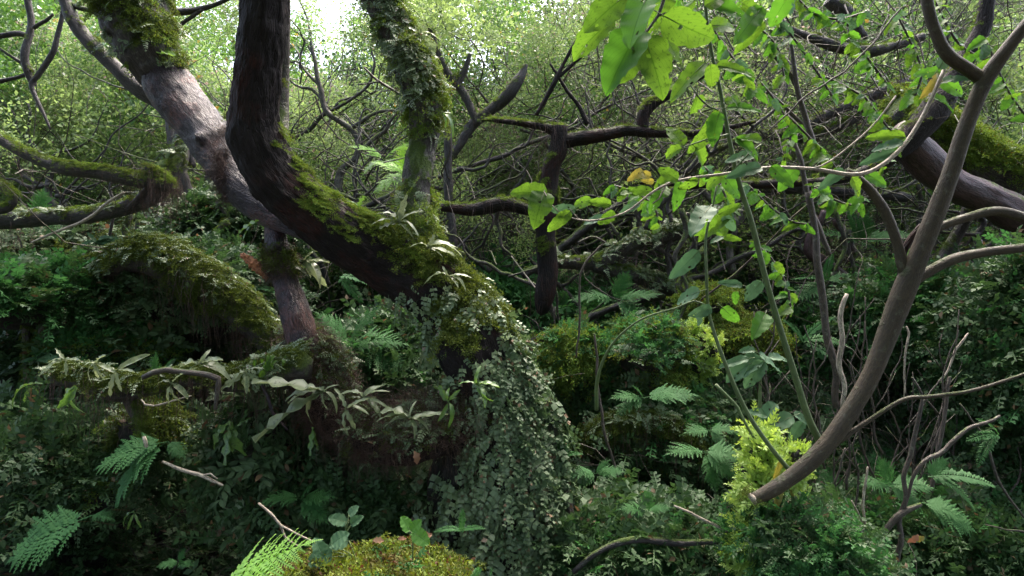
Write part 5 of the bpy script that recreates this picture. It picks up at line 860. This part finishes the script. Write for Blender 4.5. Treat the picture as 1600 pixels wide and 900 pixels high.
# ------------------------------------------------------------------ bare stems, sticks, vines
BS = [(('bare_shoot', 'thin dark stem crossing with twigs just right of the lime leaf cluster'), 'twig', Z(3.4, (1222, 30, 2), (1236, 80, 3), (1245, 130, 4), (1258, 190, 5), (1275, 235, 5), (1290, 260, 3)), Z(3.4, (1200, 75, 3), (1225, 105, 3.5), (1240, 135, 4)), Z(3.4, (1200, 145, 3), (1225, 165, 3), (1255, 195, 3))),
 (('bare_shoot', 'upright reddish stem standing behind the leafy shoots'), 'twig', Z(3.6, (1262, 300, 5), (1272, 360, 5), (1284, 430, 6), (1292, 500, 6), (1300, 560, 6), (1310, 640, 5))),
 (('bare_shoot', 'second reddish stem, slimmer, before the brown loop limb'), 'twig', Z(3.7, (1230, 180, 4), (1245, 240, 4), (1262, 310, 4), (1290, 400, 4))),
 (('pale_stick', 'grey-blue bare stick standing upright under the sapling bend'), 'pale_twig', Z(3.4, (1324, 462, 3), (1318, 480, 4), (1315, 520, 4), (1316, 580, 4), (1320, 640, 3))),
 (('bare_sapling', 'forked brown bare sapling in front of the lower fern group'), 'twig', Z(2.9, (1402, 910, 4), (1408, 830, 4), (1415, 760, 4), (1425, 700, 3.5), (1438, 640, 3), (1440, 615, 2), (1425, 590, 1.5)), Z(2.9, (1438, 635, 2), (1455, 610, 1.5), (1470, 590, 1)), Z(2.9, (1410, 800, 2), (1430, 740, 3), (1475, 700, 3.5), (1525, 665, 3), (1560, 650, 2))),
 (('bare_sapling', 'dark forked stem rising through the blue-green fern'), 'twig', Z(3.1, (1452, 770, 3), (1462, 720, 3.5), (1475, 650, 3), (1480, 620, 2.5), (1484, 590, 2))),
 (('pale_stick', 'grey fallen stick lying from the bottom up to the yellow-green fern'), 'twig', Z(2.9, (1330, 905, 3), (1360, 865, 4), (1390, 820, 5), (1412, 800, 5), (1440, 788, 3))),
 (('pale_stick', 'bright bare stick snapped upright beside the small-leaved bush'), 'pale_twig', Z(2.7, (1264, 817, 1.6), (1280, 840, 2), (1291, 855, 2.2), (1300, 900, 1.8))),
 (('pale_stick', 'thin forked twig with pale tip left of the forked bare sapling'), 'pale_twig', Z(2.8, (1353, 860, 2.4), (1352, 810, 2.2), (1350, 770, 2), (1355, 730, 1.4)), Z(2.8, (1350, 820, 1.3), (1340, 800, 1.3), (1330, 783, 1))),
 (('bare_shoot', 'thin twig beside the sapling pointing down from its bend'), 'twig', Z(2.8, (1300, 765, 1.6), (1312, 735, 1.8), (1320, 700, 1.5))),
 (('fallen_branch', 'black fallen branch arching over the low mossy boulder'), 'bark_limb', Z(2.9, (900, 895, 4), (930, 868, 5), (965, 852, 6), (1000, 845, 6), (1040, 845, 6), (1080, 850, 5), (1120, 848, 4), (1160, 850, 3))),
 (('pale_stick', 'pale twig poking out right of the black fallen branch'), 'pale_twig', Z(2.9, (1055, 790, 1.5), (1080, 803, 2), (1110, 818, 2.2), (1140, 836, 2))),
 (('pale_stick', 'snapped cream twig jutting from the fern column over the hollow'), 'pale_twig', Z(3.05, (254, 723, 2), (275, 730, 2.5), (300, 740, 3), (322, 745, 3.2), (348, 758, 2)), Z(3.05, (318, 742, 1.4), (330, 740, 1.4), (340, 748, 1))),
 (('pale_stick', 'thin white curved twig under the fern-laden log'), 'pale_twig', Z(3.1, (222, 624, 1), (228, 631, 1.6), (242, 633, 1.6), (270, 626, 1.5), (300, 618, 1))),
 (('pale_stick', 'stub of white broken twig on the mossy knob'), 'pale_twig', Z(3.05, (226, 682, 2.4), (228, 690, 3), (229, 700, 2.6))),
 (('pale_stick', 'branching white twig behind the bright lime frond'), 'pale_twig', Z(2.5, (404, 786, 1.6), (425, 805, 2), (438, 820, 2), (446, 840, 1.6), (470, 855, 1.3)), Z(2.5, (438, 820, 1.4), (470, 838, 1.6), (492, 848, 1.2))),
 (('bare_shoot', 'purple leaning twig below the strap ferns of the low limb'), 'bark_purple', Z(3.2, (410, 602, 2), (422, 630, 2.6), (432, 652, 2.4), (448, 672, 1.5))),
 (('vine', 'thin looping vine hanging from the thicket over the dark middle bank'), 'twig', Z(3.6, (904, 380, 1.6), (930, 370, 1.8), (945, 378, 1.8), (915, 410, 1.8), (905, 440, 1.8), (906, 500, 1.8), (900, 560, 1.4))),
 (('vine', 'dark vine hanging off the tip of the dead black stub'), 'twig', Z(4.9, (868, 480, 1.4), (866, 530, 1.4), (860, 580, 1.2), (830, 640, 1))),
 (('vine', 'long thin stem slanting down through the middle ferns'), 'twig', Z(3.5, (930, 520, 1.6), (935, 600, 2), (945, 680, 2.4), (965, 740, 2.4), (985, 790, 2), (1012, 825, 1.6))),
 (('vine', 'pale green stem slanting from the yellow moss to the cane foot'), 'stem_green', Z(2.9, (1120, 600, 2.4), (1145, 630, 2.4), (1165, 660, 2.4), (1190, 700, 2))),
 (('thin_branch', 'thin branch slanting up through the pale litter patch at the far side'), 'twig', Z(5.0, (1545, 390, 2), (1570, 420, 2), (1620, 380, 2))),
 (('thin_branch', 'long wiry twig rising across the broad leaves to the top'), 'twig', Z(2.7, (1200, 205, 1.2), (1260, 150, 1.5), (1320, 110, 1.5), (1370, 60, 1.5), (1410, 10, 1.3))),
 (('thin_branch', 'wiry twig curving from the top down to the left thicket'), 'twig', Z(3.9, (570, 105, 1.6), (590, 125, 2), (620, 145, 2), (648, 158, 1.5)), Z(3.9, (560, 132, 1.2), (590, 128, 1.4))),
 (('thin_branch', 'dry stick slanting under the level dark limb'), 'pale_twig', Z(4.1, (50, 378, 1.5), (90, 362, 2), (130, 345, 2.4), (165, 320, 2.4), (195, 300, 1.8))),
 (('thin_branch', 'bare arching twig in front of the shadowy leafy bank'), 'twig', Z(3.2, (1500, 630, 1.4), (1540, 690, 1.6), (1560, 750, 2), (1600, 810, 1.6)), Z(3.2, (1540, 820, 1), (1590, 830, 1.6), (1640, 835, 1.5))),
 (('bare_shoot', 'crooked pale stem under the golden mound'), 'pale_twig', Z(3.4, (1412, 620, 1.2), (1414, 560, 1.6), (1420, 520, 1.8), (1416, 510, 1))), (('bare_shoot', 'pale slanting stick below the golden mound'), 'pale_twig', Z(3.2, (1470, 595, 1.2), (1490, 560, 2), (1505, 530, 1.8), (1512, 520, 1)))]
for (nm, lab), mt, *pls in BS:
    t_ = thing(nm, P(*pls[0][0][:3]), lab, 'vine' if nm == 'vine' else 'branch' if 'branch' in nm else 'stem')
    for pl in pls: limb(t_, pl, name='stem', mat=mt, seg=9, step=.03, amp=.12, ridge=.05, gn=1.2, seed=int(rg.integers(99)))
# many thin bare saplings of the right-hand undergrowth
for q in range(26):
    a = 1180 + q * 16 + rg.uniform(-7, 7); y = rg.uniform(3.1, 4.6); b1 = rg.uniform(700, 860); b0 = b1 - rg.uniform(160, 330); lx = rg.normal(0, 30)
    m_ = 6; pl = [(a + lx * k_ / m_ + rg.normal(0, 5), b1 + (b0 - b1) * k_ / m_, y, 2.0 - 1.3 * k_ / m_) for k_ in range(m_ + 1)]
    t_ = thing('bare_shoot', P(*pl[0][:3]), 'wispy bare stem in the right undergrowth, %s one counted from the canes' % (ords + ['twenty-first', 'twenty-second', 'twenty-third', 'twenty-fourth', 'twenty-fifth', 'twenty-sixth'])[q], 'stem', 'wispy bare stems')
    limb(t_, pl, name='stem', mat='twig', seg=6, step=.05, amp=.1, ridge=0, gn=1.5)
    for k_ in (2, 3, 4):
        s_ = rg.choice([-1, 1]); x0, y0_ = pl[k_][:2]; limb(t_, Z(y, (x0, y0_, 1.1), (x0 + s_ * 14, y0_ - 18, .9), (x0 + s_ * rg.uniform(20, 40), y0_ - rg.uniform(30, 60), .5)), name='twig', mat='twig', seg=4, step=.05, amp=0, ridge=0)
